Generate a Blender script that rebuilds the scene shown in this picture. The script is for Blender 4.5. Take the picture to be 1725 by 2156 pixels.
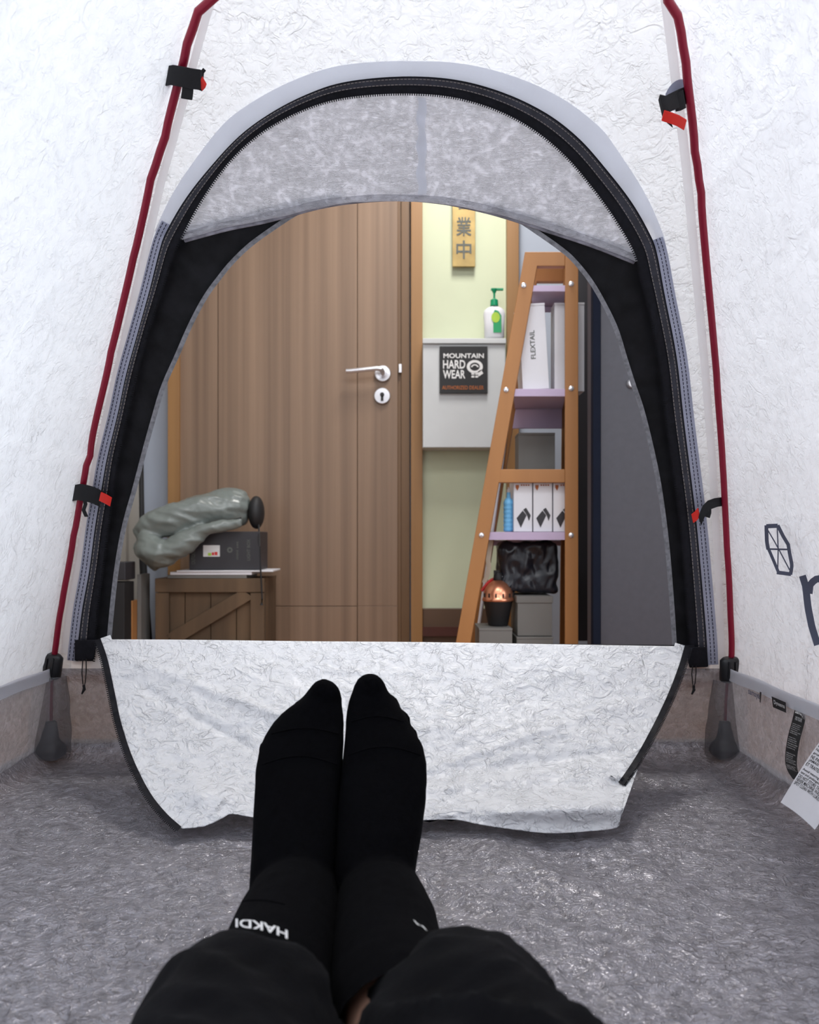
import bpy, bmesh, math, random
import numpy as np
from mathutils import Vector, Matrix, noise
from mathutils.bvhtree import BVHTree
random.seed(4); np.random.seed(4)
for o in list(bpy.data.objects): bpy.data.objects.remove(o)
SC = bpy.context.scene
COL = SC.collection
# ------------------------------------------------------------------ camera
F, CX, HY, CZ = 1725.0, 862.5, 1135.0, 0.40
cd = bpy.data.cameras.new('camera'); cam = bpy.data.objects.new('camera', cd); COL.objects.link(cam)
cd.sensor_fit = 'HORIZONTAL'; cd.sensor_width = 24.0; cd.lens = 24.0
cd.shift_y = (HY-1078.0)/1725.0
cd.clip_start = 0.01
cam.location = (0, 0, CZ); cam.rotation_euler = (math.pi/2, 0, 0)
cd.dof.use_dof = True; cd.dof.focus_distance = 1.22; cd.dof.aperture_fstop = 6.3
SC.camera = cam
# ------------------------------------------------------------------ world, lamps, exposure
w = bpy.data.worlds.new('world'); SC.world = w; w.use_nodes = True
w.node_tree.nodes['Background'].inputs[0].default_value = (.8, .86, 1, 1)
w.node_tree.nodes['Background'].inputs[1].default_value = 0.15
def area(name, loc, sx, sy, power, col=(1, .97, .93), rot=None):
    l = bpy.data.lights.new(name, 'AREA'); l.shape = 'RECTANGLE'; l.size = sx; l.size_y = sy; l.energy = power; l.color = col
    o = bpy.data.objects.new(name, l); COL.objects.link(o); o.location = loc
    if rot: o.rotation_euler = rot
    return o
area('overhead_light', (0.25, 2.50, 2.44), .30, .6, 25, (1, .97, .93))
area('overhead_light', (0.0, 0.75, 2.44), 0.8, .6, 17, (.93, .96, 1))
area('overhead_light', (-0.90, -0.3, 2.44), .25, 2.2, 9, (.90, .945, 1))  # added fill strip that lifts the tent's left side wall
area('overhead_light', (1.25, -0.3, 2.44), .25, 2.2, 22, (.91, .95, 1))  # added fill strip on the right, for the other side wall
area('overhead_light', (0.1, -1.6, 2.44), 1.2, .5, 18, (.91, .95, 1))
area('side_fill_light', (-1.06, 0.0, 0.75), 1.3, 2.6, 20, (.84, .91, 1), (0, -math.pi/2, 0))  # invented bluish fill panel for the low left tent wall, no window known
area('side_fill_light', (2.06, 0.0, 0.95), 1.5, 2.4, 27, (.84, .91, 1), (0, math.pi/2, 0))  # matching invented fill panel on the right side
vs = SC.view_settings; SC.display_settings.display_device = 'sRGB'
vs.view_transform = 'Standard'; vs.look = 'None'; vs.gamma = 1; vs.use_curve_mapping = False; vs.exposure = 0.12
SC.cycles.use_denoising = True
SC.cycles.max_bounces = 10; SC.cycles.diffuse_bounces = 6; SC.cycles.transmission_bounces = 6; SC.cycles.transparent_max_bounces = 8
SC.cycles.sample_clamp_indirect = 6
# ------------------------------------------------------------------ helpers
def P(px, py, Y): return Vector(((px-CX)/F*Y, Y, CZ+(HY-py)/F*Y))
def to_px(p): return (CX+F*p[0]/p[1], HY-F*(p[2]-CZ)/p[1])
def srgb(r, g, b):
    f = lambda c: (c/255/12.92) if c/255 <= .04045 else ((c/255+.055)/1.055)**2.4
    return (f(r), f(g), f(b), 1)
def tag(o, label=None, cat=None, group=None, kind=None):
    if label: o['label'] = label
    if cat: o['category'] = cat
    if group: o['group'] = group
    if kind: o['kind'] = kind
    return o
def empty(name, loc, label, cat, group=None):
    o = bpy.data.objects.new(name, None); COL.objects.link(o); o.location = loc; o.empty_display_size = .05
    return tag(o, label, cat, group)
def setparent(o, p):
    if p is None: return
    M = Matrix.Translation(p.location) if p.type == 'EMPTY' else Matrix.Identity(4)
    if p.parent is not None and p.type == 'EMPTY': M = Matrix.Translation(p['wl'])
    o.parent = p; o.matrix_parent_inverse = M.inverted()
class G:
    def __init__(s): s.v = []; s.f = []
    def add(s, vs, fs):
        n = len(s.v); s.v += [Vector(v) for v in vs]; s.f += [tuple(i+n for i in f) for f in fs]; return s
    def box(s, c, d, rot=None):
        c = Vector(c); hx, hy, hz = d[0]/2, d[1]/2, d[2]/2
        vs = [Vector((x*hx, y*hy, z*hz)) for z in (-1, 1) for y in (-1, 1) for x in (-1, 1)]
        if rot is not None: vs = [rot @ v for v in vs]
        return s.add([v+c for v in vs], [(0, 2, 3, 1), (4, 5, 7, 6), (0, 1, 5, 4), (2, 6, 7, 3), (0, 4, 6, 2), (1, 3, 7, 5)])
    def hexa(s, a, b):          # a: 4 front points ccw, b: 4 back points
        return s.add(list(a)+list(b), [(0, 1, 2, 3), (7, 6, 5, 4), (0, 4, 5, 1), (1, 5, 6, 2), (2, 6, 7, 3), (3, 7, 4, 0)])
    def tube(s, pts, r, n=10, cap=True, flat=1.0, up=Vector((0, 0, 1))):
        pts = [Vector(p) for p in pts]; N = len(pts); rr = r if isinstance(r, (list, tuple)) else [r]*N
        vs = []
        for i, p in enumerate(pts):
            t = (pts[min(i+1, N-1)]-pts[max(i-1, 0)]).normalized()
            a = t.cross(up)
            if a.length < 1e-3: a = t.cross(Vector((0, 1, 0)))
            a.normalize(); b = a.cross(t).normalized()
            for k in range(n):
                q = 2*math.pi*k/n; vs.append(p+a*math.cos(q)*rr[i]+b*math.sin(q)*rr[i]*flat)
        fs = [(i*n+k, i*n+(k+1) % n, (i+1)*n+(k+1) % n, (i+1)*n+k) for i in range(N-1) for k in range(n)]
        if cap: fs += [tuple(range(n-1, -1, -1)), tuple((N-1)*n+k for k in range(n))]
        return s.add(vs, fs)
    def lathe(s, c, prof, n=24, M=None):     # prof: (r, z)
        c = Vector(c); vs = []
        for r, z in prof:
            for k in range(n):
                q = 2*math.pi*k/n; v = Vector((r*math.cos(q), r*math.sin(q), z)); vs.append(c+(M @ v if M else v))
        N = len(prof)
        fs = [(i*n+k, i*n+(k+1) % n, (i+1)*n+(k+1) % n, (i+1)*n+k) for i in range(N-1) for k in range(n)]
        fs += [tuple(range(n-1, -1, -1)), tuple((N-1)*n+k for k in range(n))]
        return s.add(vs, fs)
    def grid(s, rows):          # rows: list of equal-length lists of points (open sheet)
        R, Cn = len(rows), len(rows[0]); vs = [p for r in rows for p in r]
        return s.add(vs, [(i*Cn+j, i*Cn+j+1, (i+1)*Cn+j+1, (i+1)*Cn+j) for i in range(R-1) for j in range(Cn-1)])
    def slab(s, rowsA, rowsB):  # closed sheet between two grids
        R, Cn = len(rowsA), len(rowsA[0]); vs = [p for r in rowsA for p in r]+[p for r in rowsB for p in r]; n = R*Cn
        fs = []
        for i in range(R-1):
            for j in range(Cn-1):
                q = (i*Cn+j, i*Cn+j+1, (i+1)*Cn+j+1, (i+1)*Cn+j); fs += [q, tuple(n+k for k in reversed(q))]
        rim = [j for j in range(Cn)]+[i*Cn+Cn-1 for i in range(1, R)]+[(R-1)*Cn+j for j in range(Cn-2, -1, -1)]+[i*Cn for i in range(R-2, 0, -1)]
        for a, b in zip(rim, rim[1:]+rim[:1]): fs.append((b, a, a+n, b+n))
        return s.add(vs, fs)
    def build(s, name, m, parent=None, bevel=0, angle=38, **kw):
        me = bpy.data.meshes.new(name); me.from_pydata([tuple(v) for v in s.v], [], s.f); me.validate()
        bm = bmesh.new(); bm.from_mesh(me); bmesh.ops.recalc_face_normals(bm, faces=bm.faces); bm.to_mesh(me); bm.free()
        return link(me, name, m, parent, bevel, angle, **kw)
def link(me, name, m, parent=None, bevel=0, angle=38, **kw):
    me.materials.clear(); me.materials.append(m)
    me.polygons.foreach_set('use_smooth', [True]*len(me.polygons))
    if angle < 180: me.set_sharp_from_angle(angle=math.radians(angle))
    o = bpy.data.objects.new(name, me); COL.objects.link(o); setparent(o, parent)
    if bevel:
        b = o.modifiers.new('bevel', 'BEVEL'); b.width = bevel; b.segments = 2; b.limit_method = 'ANGLE'; b.angle_limit = math.radians(40)
        me.polygons.foreach_set('use_smooth', [True]*len(me.polygons)); o.modifiers.new('wn', 'WEIGHTED_NORMAL')
    return tag(o, **kw)
def pbox(x0, y0, x1, y1, Y, depth):   # box whose front face spans these directions at distance Y
    a = P(x0, y1, Y); b = P(x1, y0, Y)
    return ((a.x+b.x)/2, Y+depth/2, (a.z+b.z)/2), (b.x-a.x, depth, b.z-a.z)
def resample(pts, n):
    a = np.array(pts, float); d = np.r_[0, np.cumsum(np.hypot(*np.diff(a[:, :2], axis=0).T))]
    t = np.linspace(0, d[-1], n); return np.stack([np.interp(t, d, a[:, k]) for k in range(a.shape[1])], 1)
def smooth(pts, sub=8):               # catmull-rom through points
    a = [np.array(p, float) for p in pts]; a = [2*a[0]-a[1]]+a+[2*a[-1]-a[-2]]; out = []
    for i in range(1, len(a)-2):
        for k in range(sub):
            t = k/sub; p0, p1, p2, p3 = a[i-1:i+3]
            out.append(.5*((2*p1)+(p2-p0)*t+(2*p0-5*p1+4*p2-p3)*t*t+(3*p1-p0-3*p2+p3)*t**3))
    out.append(a[-2]); return np.array(out)
def inside(x, y, poly):
    c = False; n = len(poly); j = n-1
    for i in range(n):
        xi, yi = poly[i]; xj, yj = poly[j]
        if (yi > y) != (yj > y) and x < (xj-xi)*(y-yi)/(yj-yi)+xi: c = not c
        j = i
    return c
def ns(x, y, z=0): return noise.noise(Vector((x, y, z)))
def ridge(x, y, z=0): return 1-abs(2*noise.noise(Vector((x, y, z))))
# ------------------------------------------------------------------ materials
def nodes(m):
    m.use_nodes = True; nt = m.node_tree; return nt, nt.nodes, nt.links
def mat(name, col, rough=.6, metal=0, var=.06, vscale=8, stretch=(1, 1, 1), bump=0, bscale=60, btype='FBM', bstretch=None, trans=0, tcol=None, clear=0, col2=None, spec=.5, sheen=0, detail=4, emit=0, dist=0, bump2=0, b2scale=20, crease=0, creasescale=30, creasebump=.0012):
    m = bpy.data.materials.new(name); nt, N, L = nodes(m)
    p = N['Principled BSDF']; out = N['Material Output']
    tc = N.new('ShaderNodeTexCoord'); mp = N.new('ShaderNodeMapping'); mp.inputs['Scale'].default_value = stretch
    L.new(tc.outputs['Object'], mp.inputs[0])
    c = tuple(col) if len(col) == 4 else tuple(col)+(1,)
    nz = N.new('ShaderNodeTexNoise'); nz.inputs['Scale'].default_value = vscale; nz.inputs['Detail'].default_value = detail
    nz.inputs['Distortion'].default_value = dist
    L.new(mp.outputs[0], nz.inputs['Vector'])
    cr = N.new('ShaderNodeValToRGB'); cr.color_ramp.elements[0].position = .3; cr.color_ramp.elements[1].position = .7
    a = tuple(x*(1-var*2) for x in c[:3])+(1,) if col2 is None else tuple(col2)
    cr.color_ramp.elements[0].color = a; cr.color_ramp.elements[1].color = tuple(min(1, x*(1+(var if col2 is None else 0))) for x in c[:3])+(1,)
    L.new(nz.outputs['Fac'], cr.inputs[0]); L.new(cr.outputs[0], p.inputs['Base Color'])
    colout = cr.outputs[0]
    if crease:  # fold-line shading and fibre tone multiplied into the fabric colour
        def mth(op, a, b=None, cl=False):
            q = N.new('ShaderNodeMath'); q.operation = op; q.use_clamp = cl
            for k_, v_ in enumerate((a, b)):
                if v_ is None: continue
                if isinstance(v_, (int, float)): q.inputs[k_].default_value = v_
                else: L.new(v_, q.inputs[k_])
            return q.outputs[0]
        tot = None
        for sc_, wd_, st_ in ((creasescale, 16, 1.0), (creasescale*2.3, 13, .8), (creasescale*5.5, 9, .55)):
            z1 = N.new('ShaderNodeTexNoise'); z1.inputs['Scale'].default_value = sc_; z1.inputs['Detail'].default_value = 2; z1.inputs['Distortion'].default_value = .9
            L.new(mp.outputs[0], z1.inputs['Vector'])
            z2 = N.new('ShaderNodeTexNoise'); z2.inputs['Scale'].default_value = sc_*.7; z2.inputs['Detail'].default_value = 1
            L.new(tc.outputs['Object'], z2.inputs['Vector'])
            line = mth('SUBTRACT', 1.0, mth('MULTIPLY', mth('ABSOLUTE', mth('SUBTRACT', z1.outputs['Fac'], .5)), wd_), True)
            mk = mth('MULTIPLY', mth('SUBTRACT', z2.outputs['Fac'], .38), 4.0, True)
            ln = mth('MULTIPLY', mth('MULTIPLY', line, mk), st_)
            tot = ln if tot is None else mth('ADD', tot, ln)
        creasefac = tot
        mr = N.new('ShaderNodeMapRange'); mr.inputs[1].default_value = 0; mr.inputs[2].default_value = 1; mr.inputs[3].default_value = 1.0; mr.inputs[4].default_value = 1-crease
        mr.clamp = False
        L.new(tot, mr.inputs[0])
        mm = N.new('ShaderNodeMix'); mm.data_type = 'RGBA'; mm.blend_type = 'MULTIPLY'; mm.inputs[0].default_value = 1
        L.new(colout, mm.inputs[6]); L.new(mr.outputs[0], mm.inputs[7]); colout = mm.outputs[2]; L.new(colout, p.inputs['Base Color'])
    p.inputs['Roughness'].default_value = rough; p.inputs['Metallic'].default_value = metal
    p.inputs['Specular IOR Level'].default_value = spec
    if sheen: p.inputs['Sheen Weight'].default_value = sheen
    if emit: p.inputs['Emission Strength'].default_value = emit
    nrm = None
    if crease:
        bp = N.new('ShaderNodeBump'); bp.inputs['Strength'].default_value = 1; bp.inputs['Distance'].default_value = creasebump
        L.new(creasefac, bp.inputs['Height']); nrm = bp.outputs[0]
    for amt, sc_, ty in ((bump, bscale, btype), (bump2, b2scale, 'RIDGED_MULTIFRACTAL')):
        if not amt: continue
        m2 = N.new('ShaderNodeMapping'); m2.inputs['Scale'].default_value = bstretch or (1, 1, 1); L.new(tc.outputs['Object'], m2.inputs[0])
        b = N.new('ShaderNodeTexNoise'); b.noise_type = ty; b.inputs['Scale'].default_value = sc_; b.inputs['Detail'].default_value = 5
        b.inputs['Distortion'].default_value = .6 if ty != 'FBM' else 0
        L.new(m2.outputs[0], b.inputs['Vector'])
        bp = N.new('ShaderNodeBump'); bp.inputs['Strength'].default_value = 1; bp.inputs['Distance'].default_value = amt
        L.new(b.outputs['Fac'], bp.inputs['Height'])
        if nrm: L.new(nrm, bp.inputs['Normal'])
        nrm = bp.outputs[0]
    if nrm: L.new(nrm, p.inputs['Normal'])
    last = p.outputs[0]
    if trans:
        t = N.new('ShaderNodeBsdfTranslucent'); t.inputs[0].default_value = tcol or c
        if crease:
            m3 = N.new('ShaderNodeMix'); m3.data_type = 'RGBA'; m3.blend_type = 'MULTIPLY'; m3.inputs[0].default_value = 1
            m3.inputs[6].default_value = tcol or c; L.new(mr.outputs[0], m3.inputs[7]); L.new(m3.outputs[2], t.inputs[0])
        if nrm: L.new(nrm, t.inputs['Normal'])
        mx = N.new('ShaderNodeMixShader'); mx.inputs[0].default_value = trans
        L.new(last, mx.inputs[1]); L.new(t.outputs[0], mx.inputs[2]); last = mx.outputs[0]
    if clear:
        t = N.new('ShaderNodeBsdfTransparent')
        mx = N.new('ShaderNodeMixShader'); mx.inputs[0].default_value = clear
        L.new(last, mx.inputs[1]); L.new(t.outputs[0], mx.inputs[2]); last = mx.outputs[0]
    L.new(last, out.inputs[0])
    return m
M = {}
M['fabric'] = mat('white_tent_fabric', (.86, .88, .92), .42, var=.02, vscale=25, bump=.0022, bscale=38, btype='RIDGED_MULTIFRACTAL', bump2=.0012, b2scale=100, trans=.50, tcol=(.91, .93, .97, 1), spec=.4, crease=.050, creasescale=20, creasebump=.0010)
M['flap'] = mat('white_flap_fabric', (.93, .94, .96), .40, var=.01, vscale=25, bump=.0022, bscale=30, btype='RIDGED_MULTIFRACTAL', bump2=.0010, b2scale=90, trans=.20, tcol=(.9, .92, .95, 1), crease=.022, creasescale=18, creasebump=.0018)
M['hem'] = mat('white_reinforcement_fabric', (.82, .84, .88), .5, var=.03, vscale=18, bump=.0004, bscale=150, trans=.62, tcol=(.92, .93, .97, 1))
M['greyband'] = mat('grey_translucent_band', (.55, .57, .68), .45, var=.05, vscale=30, bump=.0004, bscale=90, trans=.5, tcol=(.58, .60, .70, 1))
M['seam'] = mat('beige_seam_tape', (.94, .93, .94), .5, var=.02, vscale=20, trans=.7, tcol=(1, .99, .99, 1))
M['awning'] = mat('grey_white_awning_fabric', (.84, .84, .89), .5, var=.06, vscale=42, stretch=(1, 1, 7), detail=8, bump=.0008, bscale=90, bstretch=(1, 1, 7), trans=.55, tcol=(.93, .93, .97, 1), dist=.4, crease=.035, creasescale=40)
M['awnhem'] = mat('rolled_hem_painted_shade', (.34, .33, .38), .6, var=.25, vscale=60, bump=.0006, bscale=120)
M['edge'] = mat('grey_edge_binding', (.26, .26, .28), .7, var=.2, vscale=120, bump=.0004, bscale=300)
M['blackfab'] = mat('black_tent_fabric', (.010, .010, .012), .75, var=.3, vscale=35, bump=.0008, bscale=40, spec=.25)
M['zip'] = mat('black_zip_tape', (.008, .008, .012), .6, var=.2, vscale=120, bump=.0003, bscale=300, spec=.2)
M['navy'] = mat('black_navy_zip_tape', (.028, .029, .042), .6, var=.2, vscale=60, bump=.0004, bscale=120)
M['thread'] = mat('pale_stitching_thread', (.25, .22, .20), .8)
M['darkthread'] = mat('dark_stitching_thread', (.03, .03, .06), .8)
M['pole'] = mat('dark_red_anodised_pole', (.26, .006, .028), .38, metal=.15, var=.05, vscale=4, spec=.35)
M['plastic'] = mat('black_plastic', (.014, .014, .016), .35, bump=.0004, bscale=80)
M['strap'] = mat('black_webbing', (.008, .008, .010), .8, bump=.0003, bscale=400)
M['redtab'] = mat('red_ribbon', (.75, .018, .008), .55, var=.05, bump=.0002, bscale=300)
def tubmat(name, col, clear, trans, rough=.30):
    m = mat(name, col, rough, metal=.4, var=.2, vscale=70, detail=10, bump=.0016, bscale=75, btype='RIDGED_MULTIFRACTAL', bump2=.0011, b2scale=230, bstretch=(1, 1.5, 1), trans=trans, tcol=(.52, .51, .54, 1), clear=clear, dist=.8, spec=.6, crease=-.22, creasescale=30, creasebump=.0016)  # negative crease paints pale glint and fibre lines into the colour
    return m
M['tub'] = tubmat('grey_composite_floor_fabric', (.40, .39, .43), .0, .20)
M['tubwall'] = tubmat('grey_composite_wall_fabric', (.40, .385, .41), .10, .30, .4)
M['sleeve'] = mat('smoky_translucent_sleeve', (.16, .155, .17), .3, var=.1, bump=.0012, bscale=50, bstretch=(3, 3, .3), clear=.52, trans=.2)
M['ink'] = mat('grey_blue_ink', (.085, .10, .16), .6, var=.1)
M['socks'] = mat('black_knit', (.0016, .0016, .0024), .95, var=.2, vscale=200, bump=.0005, bscale=500, spec=.06)
M['trouser'] = mat('black_cotton_cloth', (.0034, .0034, .0046), .9, var=.2, vscale=12, bump=.0006, bscale=260, spec=.09, sheen=.015)
M['skin'] = mat('skin', (.48, .27, .19), .5, var=.05)
M['whiteprint'] = mat('white_lettering', (.8, .8, .8), .7)
M['blackprint'] = mat('black_lettering', (.012, .012, .014), .7)
M['white'] = mat('white_card', (.72, .72, .76), .5, var=.02)
M['greycard'] = mat('grey_card', (.17, .165, .155), .7, var=.04)
def woodmat(name, c1, c2, sx=14, sz=.35, rough=.45):
    return mat(name, c1, rough, var=0, col2=c2, vscale=1, stretch=(sx, sx, sz), detail=8, bump=.0002, bscale=1, bstretch=(sx*8, sx*8, 2), dist=.25)
M['veneer'] = woodmat('brown_wood_veneer', (.29, .19, .125, 1), (.175, .11, .072, 1), 26, .30)
M['frame'] = woodmat('golden_brown_frame_wood', (.36, .19, .07, 1), (.26, .13, .045, 1), 20, .3)
M['framedark'] = woodmat('brown_frame_wood', (.19, .105, .05, 1), (.13, .07, .03, 1), 20, .3)
M['ladder'] = woodmat('orange_brown_shelf_wood', (.42, .19, .06, 1), (.34, .15, .048, 1), 12, .4, .5)
M['crate'] = woodmat('rustic_crate_wood', (.14, .085, .045, 1), (.07, .042, .022, 1), 14, 1.6, .7)
M['lilac'] = mat('lilac_painted_board', (.50, .40, .56), .4, var=.02)
M['cream'] = mat('cream_wall_paint', (.60, .645, .46), .6, var=.03, vscale=3)
M['bluegrey'] = mat('blue_grey_wall_paint', (.40, .44, .52), .7, var=.03, vscale=2)
M['beigewall'] = mat('beige_wall_paint', (.46, .44, .40), .7, var=.04, vscale=2)
M['ceil'] = mat('white_ceiling', (.75, .75, .75), .8, var=.02)
M['roomfloor'] = woodmat('brown_wood_floor', (.34, .16, .07, 1), (.24, .11, .045, 1), 9, 9, .35)
M['skirt'] = woodmat('dark_brown_skirting', (.12, .07, .04, 1), (.08, .045, .028, 1), 3, 3)
M['red_dark'] = mat('dark_red_wood', (.07, .018, .012), .5)
M['steel'] = mat('satin_steel', (.74, .74, .78), .28, metal=.75, var=.02)
M['whitebox'] = mat('off_white_painted_metal', (.58, .60, .61), .45, var=.02)
M['cabgrey'] = mat('dark_grey_laminate', (.062, .062, .078), .5, var=.04, vscale=60)
M['cabedge'] = mat('dark_navy_edge', (.008, .011, .022), .8, spec=.1)
M['black'] = mat('matt_black', (.012, .012, .014), .6)
M['green'] = mat('green_plastic', (.0, .28, .12), .35)
M['lime'] = mat('lime_print', (.38, .58, .05), .5)
M['greenlab'] = mat('green_print', (.01, .30, .11), .5)
M['gold'] = mat('brushed_gold_board', (.40, .28, .10), .45, metal=.3, var=.1, vscale=20)
M['greyink'] = mat('grey_ink', (.10, .11, .10), .6)
M['orangeprint'] = mat('orange_print', (.40, .11, .02), .6)
M['blue'] = mat('sky_blue_plastic', (.16, .48, .80), .35)
M['copper'] = mat('copper_metal', (.80, .34, .20), .28, metal=.85)
M['sage'] = mat('sage_green_nylon', (.17, .195, .185), .28, var=.05, vscale=10, bump=.0008, bscale=30)
M['boxdark'] = mat('charcoal_card', (.028, .027, .033), .5)
M['sticker'] = mat('sticker_print', (.7, .7, .7), .5)
M['redprint'] = mat('red_print', (.6, .03, .03), .5)
M['beigestrap'] = mat('beige_cloth_strap', (.45, .38, .30), .8)
M['bag'] = mat('black_shiny_bag_plastic', (.010, .011, .018), .3, bump=.004, bscale=12)
# ------------------------------------------------------------------ text
def text_geo(txt, ox=0, bold=0.0, shear=0.0, spacing=1.0):
    cu = bpy.data.curves.new('t', 'FONT'); cu.body = txt; cu.size = 1; cu.resolution_u = 3; cu.offset = bold; cu.shear = shear; cu.space_character = spacing
    ob = bpy.data.objects.new('t', cu); COL.objects.link(ob)
    dg = bpy.context.evaluated_depsgraph_get(); dg.update()
    me = bpy.data.meshes.new_from_object(ob.evaluated_get(dg))
    V = [(v.co.x, v.co.y) for v in me.vertices]; Fc = [tuple(p.vertices) for p in me.polygons]
    bpy.data.objects.remove(ob); bpy.data.meshes.remove(me)
    if not V: return [], [], 1
    x0 = min(v[0] for v in V); x1 = max(v[0] for v in V)
    y0 = min(v[1] for v in V); y1 = max(v[1] for v in V)
    return [((v[0]-x0)/(x1-x0+1e-9), (v[1]-y0)/(y1-y0+1e-9)) for v in V], Fc, (x1-x0)/(y1-y0+1e-9)
def text_map(g, txt, f, **k):      # f(u,v)->point, u,v in 0..1 over the text's box
    V, Fc, _ = text_geo(txt, **k)
    g.add([f(u, v) for u, v in V], Fc); return g
def text_px(g, txt, x0, y0, x1, y1, Y, **k):  # flat lettering on a plane facing the room
    return text_map(g, txt, lambda u, v: P(x0+(x1-x0)*u, y1+(y0-y1)*v, Y), **k)
# ------------------------------------------------------------------ THE ROOM
YD = 3.30; FZ = -.028
XL_, XR_, YB, CEIL = -1.08, 2.1, -2.6, 2.5
def S(name, g, m, parent=None, **k): return g.build(name, m, parent, kind='structure' if parent is None else None, **k)
S('floor', G().box(((XL_+XR_)/2, (YD+YB)/2, FZ-.03), (XR_-XL_, YD-YB, .06)), M['roomfloor'])
S('ceiling', G().box(((XL_+XR_)/2, (YD+YB)/2, CEIL+.03), (XR_-XL_, YD-YB, .06)), M['ceil'])
wf = S('wall_front', G().box(((XL_+XR_)/2, YD+.06, CEIL/2), (XR_-XL_+.2, .08, CEIL+.1)), M['bluegrey'])
a = P(889, 1290, YD); b = P(1070, 1290, YD)
G().box(((a.x+b.x)/2, YD+.015, CEIL/2), (b.x-a.x, .012, CEIL)).build('cream_panel', M['cream'], wf)
S('wall_left', G().box((XL_-.04, (YD+YB)/2, CEIL/2), (.08, YD-YB, CEIL)), M['beigewall'])
S('wall_right', G().box((XR_+.04, (YD+YB)/2, CEIL/2), (.08, YD-YB, CEIL)), M['ceil'])
S('wall_back', G().box(((XL_+XR_)/2, YB-.04, CEIL/2), (XR_-XL_, .08, CEIL)), M['ceil'])
# skirting under the cream panel
c, d = pbox(890, 1281, 1069, 1334, YD-.01, .018); c = (c[0], c[1], (FZ+P(0, 1281, YD-.01).z)/2); d = (d[0], d[1], P(0, 1281, YD-.01).z-FZ)
sk = S('baseboard_front', G().box(c, d), M['skirt'], bevel=.003)
G().box((c[0], YD-.016, .03), (d[0], .03, .035)).build('red_strip', M['red_dark'], sk)
# door
ztop = 2.08
door = bpy.data.objects.new('door_1', None); COL.objects.link(door); door.location = (P(608, 0, YD).x, YD, FZ); door['kind'] = 'structure'
xs = [379, 460, 753, 838]; zb = FZ+.006; zs = [zb, P(0, 1276, YD).z, ztop]
Xs = [P(x, 0, YD).x for x in xs]
G().box(((Xs[0]+Xs[-1])/2, YD+.012, (zb+ztop)/2), (Xs[-1]-Xs[0]-.002, .02, ztop-zb)).build('door_core', M['framedark'], door)
for i in range(3):
    for j in range(2):
        x0, x1, z0, z1 = Xs[i]+.0012, Xs[i+1]-.0012, zs[j]+.001, zs[j+1]-.001
        if i != 1 and j == 0: z1 = zs[1]+.0005
        G().box(((x0+x1)/2, YD-.002, (z0+z1)/2), (x1-x0, .014, z1-z0)).build('panel', M['veneer'], door, bevel=.0012)
RX = Matrix.Rotation(math.pi/2, 3, 'X')
hp = P(806, 787, YD-.012); kp = P(805, 834, YD-.012)
h = G().lathe(hp, [(.031, 0), (.0325, .002), (.0325, .007), (.030, .0095), (.016, .010), (.013, .012)], 32, RX).build('handle_rose', M['steel'], door)
e = P(729, 781, YD-.065)
G().tube([hp+Vector((0, -.008, 0)), hp+Vector((0, -.045, .002)), hp+Vector((-.006, -.052, .008)), hp+Vector((-.02, -.054, .0105)), e+Vector((.02, 0, 0)), e], [.010, .0095, .010, .0095, .009, .008], 14).build('lever_handle', M['steel'], door)
k = G().lathe(kp, [(.031, 0), (.0325, .002), (.0325, .007), (.030, .0095), (.017, .010)], 32, RX).build('lock_rose', M['steel'], door)
kg = G().lathe(kp+Vector((0, -.010, .004)), [(.0085, 0), (.0085, .006), (.006, .008)], 16, RX)
kg.box(kp+Vector((0, -.013, -.010)), (.010, .006, .022)); kg.build('lock_cylinder', M['black'], k)
c, d = pbox(840, 767, 846, 785, YD-.012, .01); G().box((c[0], YD-.012, c[2]), d).build('latch_plate', M['steel'], door, bevel=.001)
# frame
fr = bpy.data.objects.new('trim_1', None); COL.objects.link(fr); fr.location = (P(870, 0, YD).x, YD, FZ); fr['kind'] = 'structure'
def vboard(x0, x1, Y, dep, m, name, par, zt=ztop+.08, z0=FZ):
    a = P(x0, 0, Y).x; b = P(x1, 0, Y).x
    return G().box(((a+b)/2, Y+dep/2, (z0+zt)/2), (b-a, dep, zt-z0)).build(name, m, par, bevel=.002)
vboard(836, 847, YD+.004, .012, M['framedark'], 'gap_board', fr)
vboard(376, 381, YD+.004, .012, M['framedark'], 'gap_board', fr)
vboard(845, 863, YD-.006, .03, M['framedark'], 'frame_board', fr)
vboard(865.5, 890, YD-.028, .05, M['frame'], 'frame_board', fr)
vboard(353, 377, YD-.028, .05, M['frame'], 'frame_board', fr)
a = P(353, 0, YD).x; b = P(890, 0, YD).x
G().box(((a+b)/2, YD, ztop+.05), (b-a, .056, .07)).build('head_board', M['frame'], fr, bevel=.002)
t2 = vboard(1068, 1093, YD-.03, .05, M['frame'], 'trim_2', None, 2.4); t2['kind'] = 'structure'
# hanging sign with characters
hs = empty('hanging_sign', P(977, 560, YD-.03), 'narrow gold hanging board with grey Chinese characters on the cream wall', 'sign')
c, d = pbox(953, 395, 1001, 561, YD-.02, .012); G().box(c, d).build('board', M['gold'], hs, bevel=.001)
for ch, (x0, y0, x1, y1) in zip('營業中', ((962, 400, 992, 441), (961, 457, 993, 497), (961, 506, 993, 545))):
    g = G(); text_px(g, ch, x0, y0, x1, y1, YD-.0215, bold=.012); g.build('character', M['greyink'], hs)
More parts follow.
